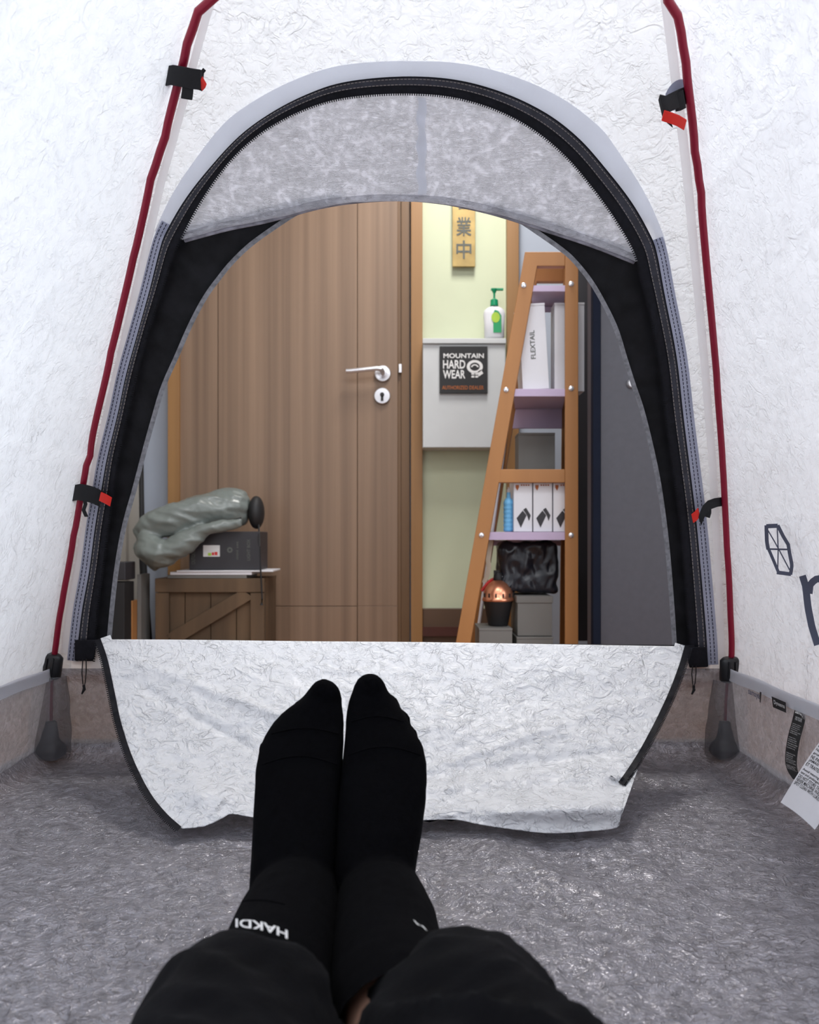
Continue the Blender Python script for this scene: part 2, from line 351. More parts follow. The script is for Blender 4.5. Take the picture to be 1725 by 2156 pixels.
# white box with sign on it
wb = empty('wall_box', P(977, 942, YD-.1), 'off-white metal box on the wall under the soap bottle', 'box')
c, d = pbox(890.5, 713, 1065, 942, YD-.12, .13); G().box(c, (d[0], .118, d[2])).build('box_body', M['whitebox'], wb, bevel=.003)
c, d = pbox(890, 712, 1066, 723, YD-.125, .01); G().box(c, d).build('box_lip', M['whitebox'], wb, bevel=.002)
YS = YD-.128
sg = empty('dealer_sign', P(976, 828, YS), 'square black sign with white lettering and a nut emblem on the white box', 'sign')
c, d = pbox(926, 729, 1027, 828, YS, .008); G().box(c, d).build('sign_plate', M['black'], sg, bevel=.001)
for wd_, q in (('MOUNTAIN', (934, 744, 1019, 754)), ('HARD', (933, 758, 980, 776)), ('WEAR', (933, 779, 980, 797))):
    g = G(); text_px(g, wd_, *q, YS-.0008, bold=.02); g.build('lettering', M['whiteprint'], sg)
g = G(); text_px(g, 'AUTHORIZED DEALER', 931, 812, 1019, 820, YS-.0008, bold=.01); g.build('orange_lettering', M['orangeprint'], sg)
def disc(g, cx, cy, rx, ry, Y, r0=0, n=24, a0=0, a1=2*math.pi):
    inn, out = [], []
    for k in range(n+1):
        q = a0+(a1-a0)*k/n; out.append(P(cx+rx*math.cos(q), cy+ry*math.sin(q), Y)); inn.append(P(cx+rx*r0*math.cos(q), cy+ry*r0*math.sin(q), Y))
    return g.grid([out, inn])
g = G(); disc(g, 1000, 772, 17, 14, YS-.0008, .62); disc(g, 1000, 773, 8, 6, YS-.0008, .6, a0=math.pi, a1=2*math.pi)
g.add([P(x, y, YS-.0008) for x, y in ((1006, 783), (1013, 778), (1018, 786), (1008, 793))], [(0, 1, 2, 3)])
for x in (993, 1001): 
    for y in (785, 791): g.add([P(x+i, y+j, YS-.0008) for i, j in ((0, 0), (6, 0), (6, 4), (0, 4))], [(0, 1, 2, 3)])
g.build('nut_emblem', M['whiteprint'], sg)
# soap bottle on the box
YSB = YD-.065; sc = YSB/F
sb = empty('soap_bottle', P(1041, 712, YSB), 'white pump soap bottle with green cap and green label on the box', 'bottle')
base = P(1041, 712, YSB)
g = G(); rows = []
for z, wx in ((0, 18), (2, 21), (30, 21.5), (50, 23), (58, 21), (63, 15), (66, 8), (67, 7)):
    rows.append((z*sc, wx*sc))
vs_ = []; n = 20
for z, wx in rows:
    for kk in range(n):
        q = 2*math.pi*kk/n; cq, sq = math.cos(q), math.sin(q)
        vs_.append(base+Vector((wx*abs(cq)**.7*(1 if cq > 0 else -1), wx*.55*abs(sq)**.8*(1 if sq > 0 else -1), z)))
g.add(vs_, [(i*n+kk, i*n+(kk+1) % n, (i+1)*n+(kk+1) % n, (i+1)*n+kk) for i in range(len(rows)-1) for kk in range(n)]+[tuple(range(n-1, -1, -1))])
g.build('bottle_body', M['white'], sb, angle=60)
g = G().lathe(base+Vector((0, 0, 67*sc)), [(8*sc, 0), (8.5*sc, 1*sc), (8*sc, 13*sc), (5*sc, 15*sc), (2.2*sc, 16*sc), (2.2*sc, 27*sc), (3.5*sc, 29*sc), (6*sc, 35*sc), (6*sc, 37*sc), (1*sc, 38*sc)], 18)
g.box(base+Vector((6*sc, 0, 102.5*sc)), (26*sc, 7*sc, 4*sc)); g.build('pump', M['green'], sb, bevel=.001)
yl = YSB-23*sc*.55-.001
g = G().add([P(x, y, yl) for x, y in ((1039, 700), (1056, 700), (1056, 664), (1050, 655), (1042, 652), (1039, 660))], [(0, 1, 2, 3, 4, 5)]); g.build('label', M['greenlab'], sb)
g = G(); disc(g, 1044, 668, 9, 11, yl-.0008); g.build('label', M['lime'], sb)
# ------------------------------------------------------------------ ladder shelf
YF = 2.55
def dep(z): return .14+(1.29-z)*.27
def LP(px, py, back=0.0):      # point on ladder: front px, moved back by fraction of the depth
    p = P(px, py, YF); q = dep(p.z)*back; return p+Vector((.15*q, q, 0))
def xo(y): return 1000+(1127-y)*.1768
yfl = HY+(CZ-FZ)/YF*F
ls = empty('ladder_shelf', P(1080, yfl, YF), 'orange-brown wooden ladder shelf with lilac boards beside the cream wall', 'shelf')
def lboard(name, pts, d0, thick, m, par=ls, bev=.002):
    fr_ = [LP(x, y, d0) for x, y in pts]; bk = [p+Vector((.15*thick, thick, 0)) for p in fr_]
    return G().hexa(fr_, bk).build(name, m, par, bevel=bev)
for d0 in (0, 1):
    lboard('leg', [(xo(yfl), yfl), (xo(yfl)+31, yfl), (xo(530)+31, 530), (xo(530), 530)], d0, .03, M['ladder'])
    lboard('leg', [(1190, yfl), (1218, yfl), (1218, 530), (1190, 530)], d0, .03, M['ladder'])
    lboard('rail', [(xo(560)+29, 560), (1190, 560), (1190, 530), (xo(530)+29, 530)], d0, .028, M['ladder'])
lboard('rail', [(xo(1016)+30, 1016), (1190, 1016), (1190, 988), (xo(988)+30, 988)], 0, .028, M['ladder'])
for (y0, y1) in ((600, 613), (818, 834), (1120, 1137)):
    p = [LP(xo(y1)+29, y1, .02), LP(1191, y1, .02), LP(1191, y0, .02), LP(xo(y0)+29, y0, .02)]
    q = [LP(xo(y1)+29, y1, 1.05), LP(1191, y1, 1.05), LP(1191, y0, 1.05), LP(xo(y0)+29, y0, 1.05)]
    G().hexa(p, q).build('shelf_board', M['lilac'], ls, bevel=.001)
    hb = {613: 12, 834: 44, 1137: 14}[y1]
    lboard('back_rail', [(xo(y1+hb)+31, y1+hb), (1190, y1+hb), (1190, y1+1), (xo(y1+1)+31, y1+1)], .94, .012, M['lilac'])
for x, y in ((1103, 601), (1203, 598), (1066, 821), (1203, 818), (1014, 1127), (1203, 1127)):
    G().lathe(P(x, y, YF-.0005), [(.0082, 0), (.0082, .002), (.005, .0045), (.001, .005)], 14, RX).build('bolt', M['steel'], ls)
# side rails from front to rear legs
for y in (600, 821, 1127):
    for xx in (xo(y)+4, 1194):
        a = LP(xx, y+10, .1); b = LP(xx, y+10, .98)
        G().hexa([a, a+Vector((.02, 0, 0)), a+Vector((.02, 0, .03)), a+Vector((0, 0, .03))], [b, b+Vector((.02, 0, 0)), b+Vector((.02, 0, .03)), b+Vector((0, 0, .03))]).build('side_rail', M['ladder'], ls, bevel=.001)
a = P(1214, 0, 3.0).x; b = P(1247, 0, 3.0).x  # dark strip added to stand in for the shaded gap
tag(G().box(((a+b)/2, 3.0, .95), (b-a, .02, 1.9-2*abs(FZ))).build('gap_shade_strip', M['boxdark'], None, bevel=.002), 'tall dark strip added as the shadow gap between the ladder shelf and the grey cabinet', 'board')
# white boxes on the middle shelf
zs2 = P(0, 818, YF).z; zs1 = P(0, 1120, YF).z
def carton(name, x0, x1, ytop, Y, depth, zbase, m, label, tilt=0, cat='box', group=None, slant=.12):
    a = P(x0, 0, Y).x; b = P(x1, 0, Y).x; zt = P(0, ytop, Y).z
    r = empty(name, ((a+b)/2, Y+depth/2, zbase), label, cat, group)
    R = Matrix.Rotation(tilt, 3, 'Y')
    hgt = zt-zbase; c = Vector(((a+b)/2, Y+depth/2, zbase))
    lift = abs(math.sin(tilt))*(b-a)/2
    body = G().box(c+R @ Vector((0, 0, hgt/2-.004))+Vector((0, 0, lift)), (b-a, depth, hgt-.008), R).build('carton_body', m, r, bevel=.0015)
    G().box(c+R @ Vector((0, 0, hgt-.004))+Vector((0, 0, lift)), (b-a+.001, depth+.001, .008), R).build('lid', m, r, bevel=.0015)
    return r, R, c, lift
r, R, c, lift = carton('white_carton', 1101, 1157, 640, YF+.03, .10, zs2+.001, M['white'], 'tall white carton with vertical black lettering leaning on the middle ladder shelf', -math.radians(3.2))
g = G(); o_ = c+Vector((0, -.0515, lift)); X0 = P(1122, 0, YF+.03).x-c.x; X1 = P(1132, 0, YF+.03).x-c.x; Z0 = P(0, 757, YF+.03).z-c.z; Z1 = P(0, 697, YF+.03).z-c.z
text_map(g, 'FLEXTAIL', lambda u, v: o_+R @ Vector((X1+(X0-X1)*v, 0, Z0+(Z1-Z0)*u)), bold=.01); g.build('lettering', M['greyink'], r)
carton('white_carton', 1168, 1231, 637, YF+.055, .07, zs2+.001, M['white'], 'plain white carton standing behind the right leg of the ladder shelf')
# three small cartons with logos
for i, (x0, x1) in enumerate(((1082, 1121), (1123.5, 1163), (1165.5, 1204))):
    Yc = YF+.03
    r, R, c, lift = carton('logo_carton', x0, x1, 1006, Yc, .11, zs1+.001, M['white'],
        ['white carton with black block emblem next to the blue bottle', 'white carton with black block emblem, middle of the row of three', 'white carton with black block emblem partly behind the right leg of the ladder shelf'][i], group='logo cartons on the lower ladder shelf')
    g = G(); k0 = x0+6; y0 = 1073; Yq = Yc-.0012
    g.add([P(k0+x, y0+y, Yq) for x, y in ((0, 18), (13, 2), (21, 12), (9, 38))], [(0, 1, 2, 3)])
    g.add([P(k0+x, y0+y, Yq) for x, y in ((14, 0), (20, -4), (30, 12), (26, 24), (22, 12))], [(0, 1, 2, 3, 4)])
    g.build('block_emblem', M['boxdark'], r)
    g = G(); g.add([P(k0-2+x, 1021+y, Yq) for x, y in ((0, 0), (7, 0), (7, 5), (4, 12), (0, 6))], [(0, 1, 2, 3, 4)])
    for q in range(4): g.add([P(k0+9+q*5+x, 1020+y, Yq) for x, y in ((0, 0), (3, 0), (3, 3), (0, 3))], [(0, 1, 2, 3)])
    g.build('small_print', M['orangeprint'], r)
# blue bottle
s = (YF+.06)/F; bb = P(1071, 0, YF+.06); bb.z = zs1+.001
t = empty('water_bottle', bb, 'sky blue ribbed bottle with white nozzle on the lower ladder shelf', 'bottle')
prof = [(8, 0), (10.5, 2)]
for q in range(6): prof += [(10.8, 6+q*9), (9.8, 10+q*9), (10.8, 12+q*9)]
prof += [(10.5, 62), (8, 68), (4.5, 72), (4, 82), (4, 83)]
G().lathe(bb, [(r_*s, z*s) for r_, z in prof], 20).build('bottle_body', M['blue'], t, angle=60)
G().lathe(bb+Vector((0, 0, 83*s)), [(3.4*s, 0), (3.4*s, 6*s), (1.6*s, 7*s), (1.4*s, 11*s)], 14).build('nozzle', M['white'], t)
# grey carton behind
carton('grey_carton', 1092, 1169, 911, YF+.175, .09, zs1+.001, M['greycard'], 'grey box standing behind the logo cartons under the middle ladder shelf')
# bottom items
carton('grey_carton', 1088, 1165, 1341, YF+.05, .20, FZ+.001, M['greycard'], 'lowest grey box on the floor under the lidded grey box')
zt1 = P(0, 1341, YF+.05).z
r, R, c, l = carton('lidded_grey_box', 1090, 1163, 1256, YF+.06, .17, zt1+.002, M['greycard'], 'grey lidded storage box under the black bag on the ladder shelf floor')
cc, dd = pbox(1088, 1255, 1165, 1270, YF+.057, .176); G().box(cc, dd).build('lid_rim', M['greycard'], r, bevel=.002)
zbag = cc[2]+dd[2]/2
# black bag on top of it
def voxel(g, vox=.006, smooth_it=6, disp=None):
    me = bpy.data.meshes.new('v'); me.from_pydata([tuple(v) for v in g.v], [], g.f)
    bm = bmesh.new(); bm.from_mesh(me); bmesh.ops.recalc_face_normals(bm, faces=bm.faces); bm.to_mesh(me); bm.free()
    o = bpy.data.objects.new('v', me); COL.objects.link(o)
    rm = o.modifiers.new('r', 'REMESH'); rm.mode = 'VOXEL'; rm.voxel_size = vox; rm.adaptivity = 0
    sm = o.modifiers.new('s', 'SMOOTH'); sm.iterations = smooth_it; sm.factor = .5
    dg = bpy.context.evaluated_depsgraph_get(); dg.update()
    out = bpy.data.meshes.new_from_object(o.evaluated_get(dg))
    bpy.data.objects.remove(o); bpy.data.meshes.remove(me)
    if disp:
        nr = [v.normal.copy() for v in out.vertices]
        for v, n_ in zip(out.vertices, nr): v.co = v.co+n_*disp(v.co)
    return out
def ell(g, c, r, n=16, M_=None):
    prof = [(math.cos(a), math.sin(a)) for a in np.linspace(-math.pi/2+.05, math.pi/2-.05, 12)]
    vs = []
    for rr, z in prof:
        for k in range(n):
            q = 2*math.pi*k/n; v = Vector((rr*math.cos(q)*r[0], rr*math.sin(q)*r[1], z*r[2])); vs.append(Vector(c)+(M_ @ v if M_ else v))
    N = len(prof)
    g.add(vs, [(i*n+k, i*n+(k+1) % n, (i+1)*n+(k+1) % n, (i+1)*n+k) for i in range(N-1) for k in range(n)]+[tuple(range(n-1, -1, -1)), tuple((N-1)*n+k for k in range(n))])
    return g
g = G(); a = P(1052, 1142, YF+.09); b = P(1176, 1142, YF+.09)
g.box(((a.x+b.x)/2, YF+.16, (zbag+a.z)/2+.004), (b.x-a.x-.01, .12, a.z-zbag-.012))
bagm = voxel(g, .006, 12, lambda p: .010*ns(p.x*22, p.y*22, p.z*14)+.005*ridge(p.x*45, p.y*45, p.z*30))
tag(link(bagm, 'black_bag', M['bag'], None, angle=180), 'crumpled shiny black bag on the lidded grey box', 'bag')
# white box under the pot and the pot
carton('white_stand_box', 1009, 1079, 1323, YF+.03, .16, FZ+.001, M['greycard'], 'low pale grey box on the floor carrying the copper and black pot')
pc = P(1049, 0, YF+.11); pc.z = P(0, 1323, YF+.03).z+.001; s = (YF+.11)/F
pt = empty('copper_pot', pc, 'black tapered pot with slotted copper dome lid at the ladder shelf bottom', 'pot')
G().lathe(pc, [(19*s, 0), (21*s, 2*s), (30*s, 48*s), (31*s, 50*s), (31*s, 52*s)], 32).build('pot_body', M['black'], pt)
G().lathe(pc+Vector((0, 0, 52*s)), [(33*s, 0), (34*s, 2*s), (33*s, 6*s), (31*s, 8*s), (31*s, 17*s), (27*s, 27*s), (20*s, 36*s), (12*s, 42*s), (5*s, 44*s)], 32).build('dome_lid', M['copper'], pt, angle=50)
for q in range(10):
    an = math.radians(200+q*28); G().box(pc+Vector((31.2*s*math.cos(an), 31.2*s*math.sin(an), 64.5*s)), (3*s, 3*s, 8*s), Matrix.Rotation(an, 3, 'Z')).build('slot', M['black'], pt)
g = G().lathe(pc+Vector((0, 0, 95*s)), [(9*s, 0), (10*s, 3*s), (9*s, 12*s), (6*s, 17*s), (2*s, 18*s)], 12)
g.box(pc+Vector((-3*s, 0, 112*s)), (12*s, 8*s, 8*s)); g.box(pc+Vector((12*s, 0, 103*s)), (16*s, 6*s, 4*s)); g.build('clasp', M['black'], pt, bevel=.001)
G().tube([pc+Vector(((5+q*9)*s, -.004, (104-q*q*2.2)*s)) for q in range(4)], 1.6*s, 8).build('wire_handle', M['steel'], pt)
G().tube([pc+Vector(((-34+q*5)*s, .01, (72+math.sin(q/6*1.6)*26)*s)) for q in range(7)], 3.2*s, 8).build('red_handle', M['redprint'], pt)
# beige strap hanging from shelf, white rod behind left leg
g = G(); pth = [(1034, 1137), (1031, 1160), (1028, 1180), (1030, 1196), (1026, 1212), (1020, 1226)]
A_ = [[P(x-5, y, YF+.05), P(x+5, y, YF+.05+.006*math.sin(i*1.7))] for i, (x, y) in enumerate(pth)]
B_ = [[p+Vector((0, .002, 0)) for p in r_] for r_ in A_]; g.slab(A_, B_)
tag(g.build('hanging_strap', M['beigestrap'], None), 'beige cloth strap hanging under the lowest lilac shelf beside the black bag', 'strap')
a = P(1003, 0, YF+.42); a.z = FZ
tag(G().tube([a, P(1008, 1320, YF+.40), P(1063, 935, YF+.29), P(1072, 870, YF+.27)], .006, 10).build('white_rod', M['white'], None), 'thin white rod standing slanted behind the left ladder shelf legs', 'rod')
# ------------------------------------------------------------------ dark grey cabinet at the right
YC = 2.44
cb = empty('grey_cabinet', (P(1262, 0, YC).x+.4, YC+.3, FZ), 'tall dark grey cabinet with a dark navy edge right of the ladder shelf', 'cabinet')
xa = P(1246, 0, YC).x; xb = P(1262, 0, YC).x
G().box(((xa+XR_)/2, YC+.05, 1.05), (XR_-xa-.01, .06, 2.10)).build('cabinet_body', M['cabgrey'], cb)
G().box(((xa+xb)/2, YC-.004, 1.05), (xb-xa, .03, 2.1)).build('edge_strip', M['cabedge'], cb, bevel=.002)
xc = xb+.80
G().box(((xb+xc)/2+.002, YC+.008, 1.06), (xc-xb-.003, .02, 2.06)).build('door', M['cabgrey'], cb, bevel=.002)
G().box(((xc+XR_)/2, YC+.008, 1.06), (XR_-xc-.02, .02, 2.06)).build('door', M['cabgrey'], cb, bevel=.002)
G().lathe(P(1330, 808, YC-.003), [(.014, 0), (.014, .006), (.011, .010), (.002, .011)], 20, RX).build('knob', M['steel'], cb)
cc = P(1243, 0, YC+.10).x
tag(G().box((cc, YC+.10, .9), (.011, .02, 1.824)).build('trim_3', M['beigewall'], None), kind='structure')
# ------------------------------------------------------------------ left: crate and things on it
YK = 2.95
cr = empty('wooden_crate', P(440, 1350, YK), 'rustic wooden crate with a diagonal brace left of the door', 'crate')
xa, xb = P(326, 0, YK).x, P(556, 0, YK).x; zt = P(0, 1218, YK).z; dpt = .26
for z0, z1 in ((zt-.05, zt), (FZ+.01, FZ+.06)):
    G().box(((xa+xb)/2, YK+.008, (z0+z1)/2), (xb-xa, .016, z1-z0)).build('front_board', M['crate'], cr, bevel=.002)
for x0, x1 in ((xa, xa+.05), (xb-.05, xb)):
    G().box(((x0+x1)/2, YK+.010, (zt+FZ)/2), (x1-x0-.001, .016, zt-FZ-.104)).build('upright', M['crate'], cr, bevel=.002)
nb = 4
for i in range(nb):
    w_ = (xb-xa-.02)/nb
    G().box((xa+.01+w_*(i+.5), YK+.026, (zt+FZ)/2+.004), (w_-.003, .012, zt-FZ-.012)).build('plank', M['crate'], cr, bevel=.001)
zlo, zhi = FZ+.06, zt-.05
p0 = Vector((xa+.05, YK+.002, zlo)); p1 = Vector((xb-.05, YK+.002, zhi)); u = (p1-p0).normalized(); wv = Vector((-u.z, 0, u.x))*.024
G().hexa([p0-wv+u*.02, p1-wv-u*.0, p1+wv-u*.02, p0+wv], [q+Vector((0, .014, 0)) for q in (p0-wv+u*.02, p1-wv, p1+wv-u*.02, p0+wv)]).build('diagonal_brace', M['crate'], cr, bevel=.001)
for x in (xa+.006, xb-.006): G().box((x, YK+.15, (zt+FZ)/2), (.012, dpt-.03, zt-FZ-.006)).build('side_panel', M['crate'], cr, bevel=.001)
for i in range(3): G().box(((xa+xb)/2, YK+.02+.087*(i+.5), zt-.006), (xb-xa-.002, .084, .012)).build('top_plank', M['crate'], cr, bevel=.001)
# stack of sheets
z = zt+.0005
for i, (x0, x1, hgt, m, lab) in enumerate(((352, 520, .012, 'greycard', 'grey board lowest in the stack on the crate'), (358, 530, .011, 'white', 'white board in the middle of the stack on the crate'), (372, 574, .006, 'white', 'white sheet topmost in the stack on the crate and longest to the door side'))):
    a, b = P(x0, 0, YK).x, P(x1, 0, YK).x
    tag(G().box(((a+b)/2, YK+.10-i*.004, z+hgt/2), (b-a, .19, hgt-.0005), Matrix.Rotation(.02*(i-1), 3, 'Z')).build('flat_board', M[m], None, bevel=.001), lab, 'board'); z += hgt
# charcoal carton
bx = empty('charcoal_carton', (P(470, 0, YK).x, YK+.1, z), 'charcoal carton with white print and a coloured sticker on the crate', 'box')
a, b = P(396, 0, YK).x, P(546, 0, YK).x; zt2 = P(0, 1119, YK).z; Yb = YK+.015
G().box(((a+b)/2, Yb+.08, (z+zt2)/2+.0005), (b-a, .16, zt2-z-.001)).build('carton_body', M['boxdark'], bx, bevel=.002)
g = G(); sp = lambda x, y: P(x, y, Yb-.0012)
g.add([sp(428, 1172), sp(463, 1172), sp(463, 1148), sp(428, 1148)], [(0, 1, 2, 3)]); st = g.build('sticker', M['sticker'], bx)
g = G(); sp2 = lambda x, y: P(x, y, Yb-.002)
for x0, x1, y0, y1 in ((452, 458, 1162, 1169), (446, 451, 1163, 1169)): g.add([sp2(x0, y1), sp2(x1, y1), sp2(x1, y0), sp2(x0, y0)], [(0, 1, 2, 3)])
g.build('sticker_print', M['redprint'], st)
g = G(); g.add([sp2(438, 1170), sp2(445, 1170), sp2(445, 1164), sp2(438, 1164)], [(0, 1, 2, 3)]); g.build('sticker_print', M['lime'], st)
def vtext(txt, x0, x1, y0, y1, Y): text_map(G(), txt, lambda u, v: P(x1+(x0-x1)*v, y1+(y0-y1)*u, Y), bold=.015).build('lettering', M['greyink'], bx)
vtext('OUTDOOR', 403, 411, 1150, 1188, Yb-.0012); vtext('LIGHT BOX', 520, 527, 1135, 1180, Yb-.0012); vtext('mini set', 497, 502, 1140, 1178, Yb-.0012)
g = G(); disc(g, 484, 1158, 6, 6, Yb-.0012, .4); g.build('round_mark', M['greyink'], bx)
# sage bag (rolled stuff sack draped over the carton)
g = G(); path = smooth([(290, 1112, 2.93), (320, 1106, 2.93), (380, 1092, 2.95), (440, 1076, 2.99), (490, 1070, 3.02), (524, 1074, 3.02)], 6)
rad = np.interp(np.linspace(0, 1, len(path)), [0, .1, .35, .6, .8, .93, 1], [10, 24, 36, 40, 43, 38, 24])*YK/F
g.tube([P(x, y, Y) for x, y, Y in path], list(rad), 18, flat=1.0)
path = smooth([(306, 1128, 2.92), (322, 1158, 2.895), (352, 1166, 2.895), (395, 1138, 2.895), (450, 1112, 2.91), (510, 1100, 2.93)], 6)
rad = np.interp(np.linspace(0, 1, len(path)), [0, .3, .6, 1], [24, 32, 22, 9])*YK/F
g.tube([P(x, y, Y) for x, y, Y in path], list(rad), 18)
g.tube([P(x, y, 2.93) for x, y in ((292, 1112), (298, 1140), (314, 1172), (334, 1196))], [.02, .032, .034, .016], 14)
me = voxel(g, .005, 7, lambda p: .010*ns(p.x*7+3, p.y*10, p.z*24)+.006*ridge(p.x*9+p.z*8, p.y*6, p.z*26)+.002*ridge(p.x*30+p.z*20, p.y*20, p.z*40)-.004)
bgm = empty('sage_sack', P(400, 1190, 2.95), 'sage green rolled nylon sack with black end draped over the charcoal carton', 'bag')
link(me, 'sack_body', M['sage'], bgm, angle=180)
g = G(); ell(g, P(540, 1079, 3.02), (.030, .05, .062)); link(voxel(g, .005, 4), 'black_end', M['black'], bgm, angle=180)
g = G().slab([[P(486+i, y+dy-i*.28, 2.935), P(486+i, y+dy-i*.28-5, 2.935)] for i, y, dy in ((0, 1100, 0), (10, 1100, 0), (22, 1100, 0))], [[P(486+i, 1100-i*.28, 2.93), P(486+i, 1095-i*.28, 2.93)] for i in (0, 10, 22)]); g.build('name_patch', M['black'], bgm)
g = G().tube([P(545, 1105, 2.99), P(547, 1150, 2.935), P(549, 1200, 2.935), P(552, 1262, 2.935), P(551, 1274, 2.935)], [.003, .003, .003, .003, .006], 8); g.build('drawstring', M['black'], bgm)
# black stand
st = empty('black_stand', (P(305, 0, 2.93).x, 2.93, FZ), 'tall slanted black metal stand between the beige wall and the crate', 'stand')
a = P(296, 900, 3.12); b = P(311, 1350, 3.08); b2 = P(314, 1390, 3.08); b2.z = FZ+.004
G().tube([P(292, 500, 3.12), a, P(300, 1170, 3.1)], [.009, .009, .010], 10).build('upper_pole', M['black'], st)
G().tube([P(300, 1165, 3.1), b, b2], [.013, .017, .018], 10).build('lower_pole', M['black'], st)
# black case at far left, orange-brown book and grey panel beside it
a = P(262, 1183, 2.8)
ca = empty('black_case', (a.x-.06, 2.85, FZ), 'black case with a thin lid line behind the left tent door edge', 'case')
G().box((a.x-.06, 2.85, (a.z+FZ)/2-.035), (.12, .1, a.z-FZ-.07)).build('case_body', M['black'], ca, bevel=.003)
G().box((a.x-.058, 2.85, a.z-.032), (.124, .104, .062)).build('case_lid', M['boxdark'], ca, bevel=.004)
a = P(270, 1265, 2.87)
tag(G().box((a.x, 2.9, (a.z+FZ)/2), (.028, .06, a.z-FZ)).build('wood_block', M['ladder'], None, bevel=.002), 'narrow orange-brown wood block standing beside the black case', 'block')
a = P(289, 1210, 2.9)
tag(G().box((a.x, 2.97, (a.z+FZ)/2), (.014, .10, a.z-FZ)).build('pale_board', M['greycard'], None, bevel=.001), 'narrow grey board on edge beside the black stand', 'board')
# ------------------------------------------------------------------ THE TENT
PROF = smooth([(1.52, 0), (1.485, .17), (1.45, .35), (1.385, .53), (1.265, .70), (1.13, .865), (1.0, .985), (.95, 1.02), (.80, 1.075), (.65, 1.098), (.51, 1.105)], 14)
PROF = resample(PROF, 170)
for _ in range(60): PROF[1:-1] = (PROF[:-2]+2*PROF[1:-1]+PROF[2:])/4
FLP = smooth([(1.462, .228), (1.425, .185), (1.36, .125), (1.28, .075), (1.20, .038), (1.12, .012), (1.06, -.01)], 12)
def nrm(prof):
    d = np.gradient(prof, axis=0); d /= np.linalg.norm(d, axis=1)[:, None]; return np.stack([d[:, 1], -d[:, 0]], 1)
NP, NF = nrm(PROF), nrm(FLP)
def hit(px, py, prof=PROF, N=NP, off=0.0):
    q = prof+N*off; zr = (HY-py)/F; f = q[:, 1]-CZ-zr*q[:, 0]
    sgn = np.sign(f); i = np.where(sgn[:-1]*sgn[1:] <= 0)[0]
    if len(i) == 0: i = [0 if abs(f[0]) < abs(f[-1]) else len(f)-2]
    i = i[0]; t = f[i]/(f[i]-f[i+1]) if f[i] != f[i+1] else 0
    p = q[i]+(q[i+1]-q[i])*t
    return Vector(((px-CX)/F*p[0], p[0], p[1])), i+t
LPX = [(105, 1600), (110, 1400), (115, 1375), (128, 1280), (156, 1130), (168, 1060), (177, 1010), (185, 960), (237, 735), (281, 547), (319, 380), (342, 300), (401, 80), (424, 0)]
RPX = [(1528, 1600), (1536, 1420), (1541, 1385), (1538, 1280), (1532, 1160), (1523, 980), (1508, 780), (1492, 600), (1474, 400), (1466, 320), (1442, 120), (1427, 0)]
def polex(L):
    s, x = [], []
    for px, py in L:
        p, i = hit(px, py); s.append(i); x.append(p.x)
    s.append(len(PROF)-1); x.append(.09)
    o_ = np.argsort(s); s = np.array(s)[o_]; x = np.array(x)[o_]
    h = np.diff(s); dl = np.diff(x)/h; d = np.zeros(len(s)); d[0] = dl[0]; d[-1] = dl[-1]
    for i in range(1, len(s)-1): d[i] = (dl[i-1]*h[i]+dl[i]*h[i-1])/(h[i]+h[i-1])
    d[1:-2] = (d[:-3]+2*d[1:-2]+d[2:-1])/4; d[-2] = dl[-2]
    out = []
    for i in range(len(h)):
        for t in np.linspace(0, 1, 10, endpoint=False):
            a, b = (1+2*t)*(1-t)**2, t*(1-t)**2; c_, e_ = t*t*(3-2*t), t*t*(t-1)
            out.append((s[i]+t*h[i], a*x[i]+b*h[i]*d[i]+c_*x[i+1]+e_*h[i]*d[i+1]))
    out.append((s[-1], x[-1])); out = np.array(out)
    for _ in range(6): out[1:-1, 1] = (out[:-2, 1]+2*out[1:-1, 1]+out[2:, 1])/4
    return out
XLt, XRt = polex(LPX), polex(RPX)
NPR = len(PROF)
def XL(i): return float(np.interp(i, XLt[:, 0], XLt[:, 1]))
def XR(i): return float(np.interp(i, XRt[:, 0], XRt[:, 1]))
def prof_at(i, off=0.0):
    k = np.arange(NPR); q = PROF+NP*off; return float(np.interp(i, k, q[:, 0])), float(np.interp(i, k, q[:, 1]))
def idx_z(z): return float(np.interp(z, PROF[:, 1], np.arange(NPR)))
def rearY(Y): return .51-(Y-.51)*1.1
def rearX(side, i):
    f = XL if side < 0 else XR; return .09+(f(i)-.09)*1.0
ZB = .155
tent = empty('tent', (-.04, 1.46, 0), 'white dome tent seen from inside with dark red poles and grey floor', 'tent')
ARCH_OUT = [(160, 1392), (172, 1290), (188, 1200), (200, 1110), (212, 1040), (225, 965), (248, 870), (265, 790), (290, 700), (315, 610), (335, 530), (348, 492), (385, 427), (430, 367), (500, 290), (570, 238), (650, 197), (730, 172), (850, 161), (960, 168), (1060, 195), (1150, 238), (1220, 292), (1280, 360), (1330, 425), (1366, 487), (1383, 530), (1400, 620), (1425, 750), (1440, 880), (1455, 1000), (1467, 1100), (1478, 1220), (1488, 1340), (1491, 1400)]
ARCH_IN = [(196, 1392), (203, 1290), (215, 1200), (226, 1110), (237, 1040), (247, 965), (268, 870), (286, 790), (310, 700), (340, 610), (362, 540), (381, 500), (420, 428), (468, 358), (520, 303), (580, 260), (660, 223), (740, 204), (850, 197), (950, 204), (1040, 229), (1120, 270), (1190, 327), (1250, 397), (1300, 467), (1338, 535), (1352, 590), (1368, 650), (1390, 760), (1404, 880), (1421, 1000), (1434, 1100), (1444, 1220), (1452, 1340), (1455, 1400)]
NB = 240
AO = resample(smooth(ARCH_OUT, 6), NB); AI0 = smooth(ARCH_IN, 6)
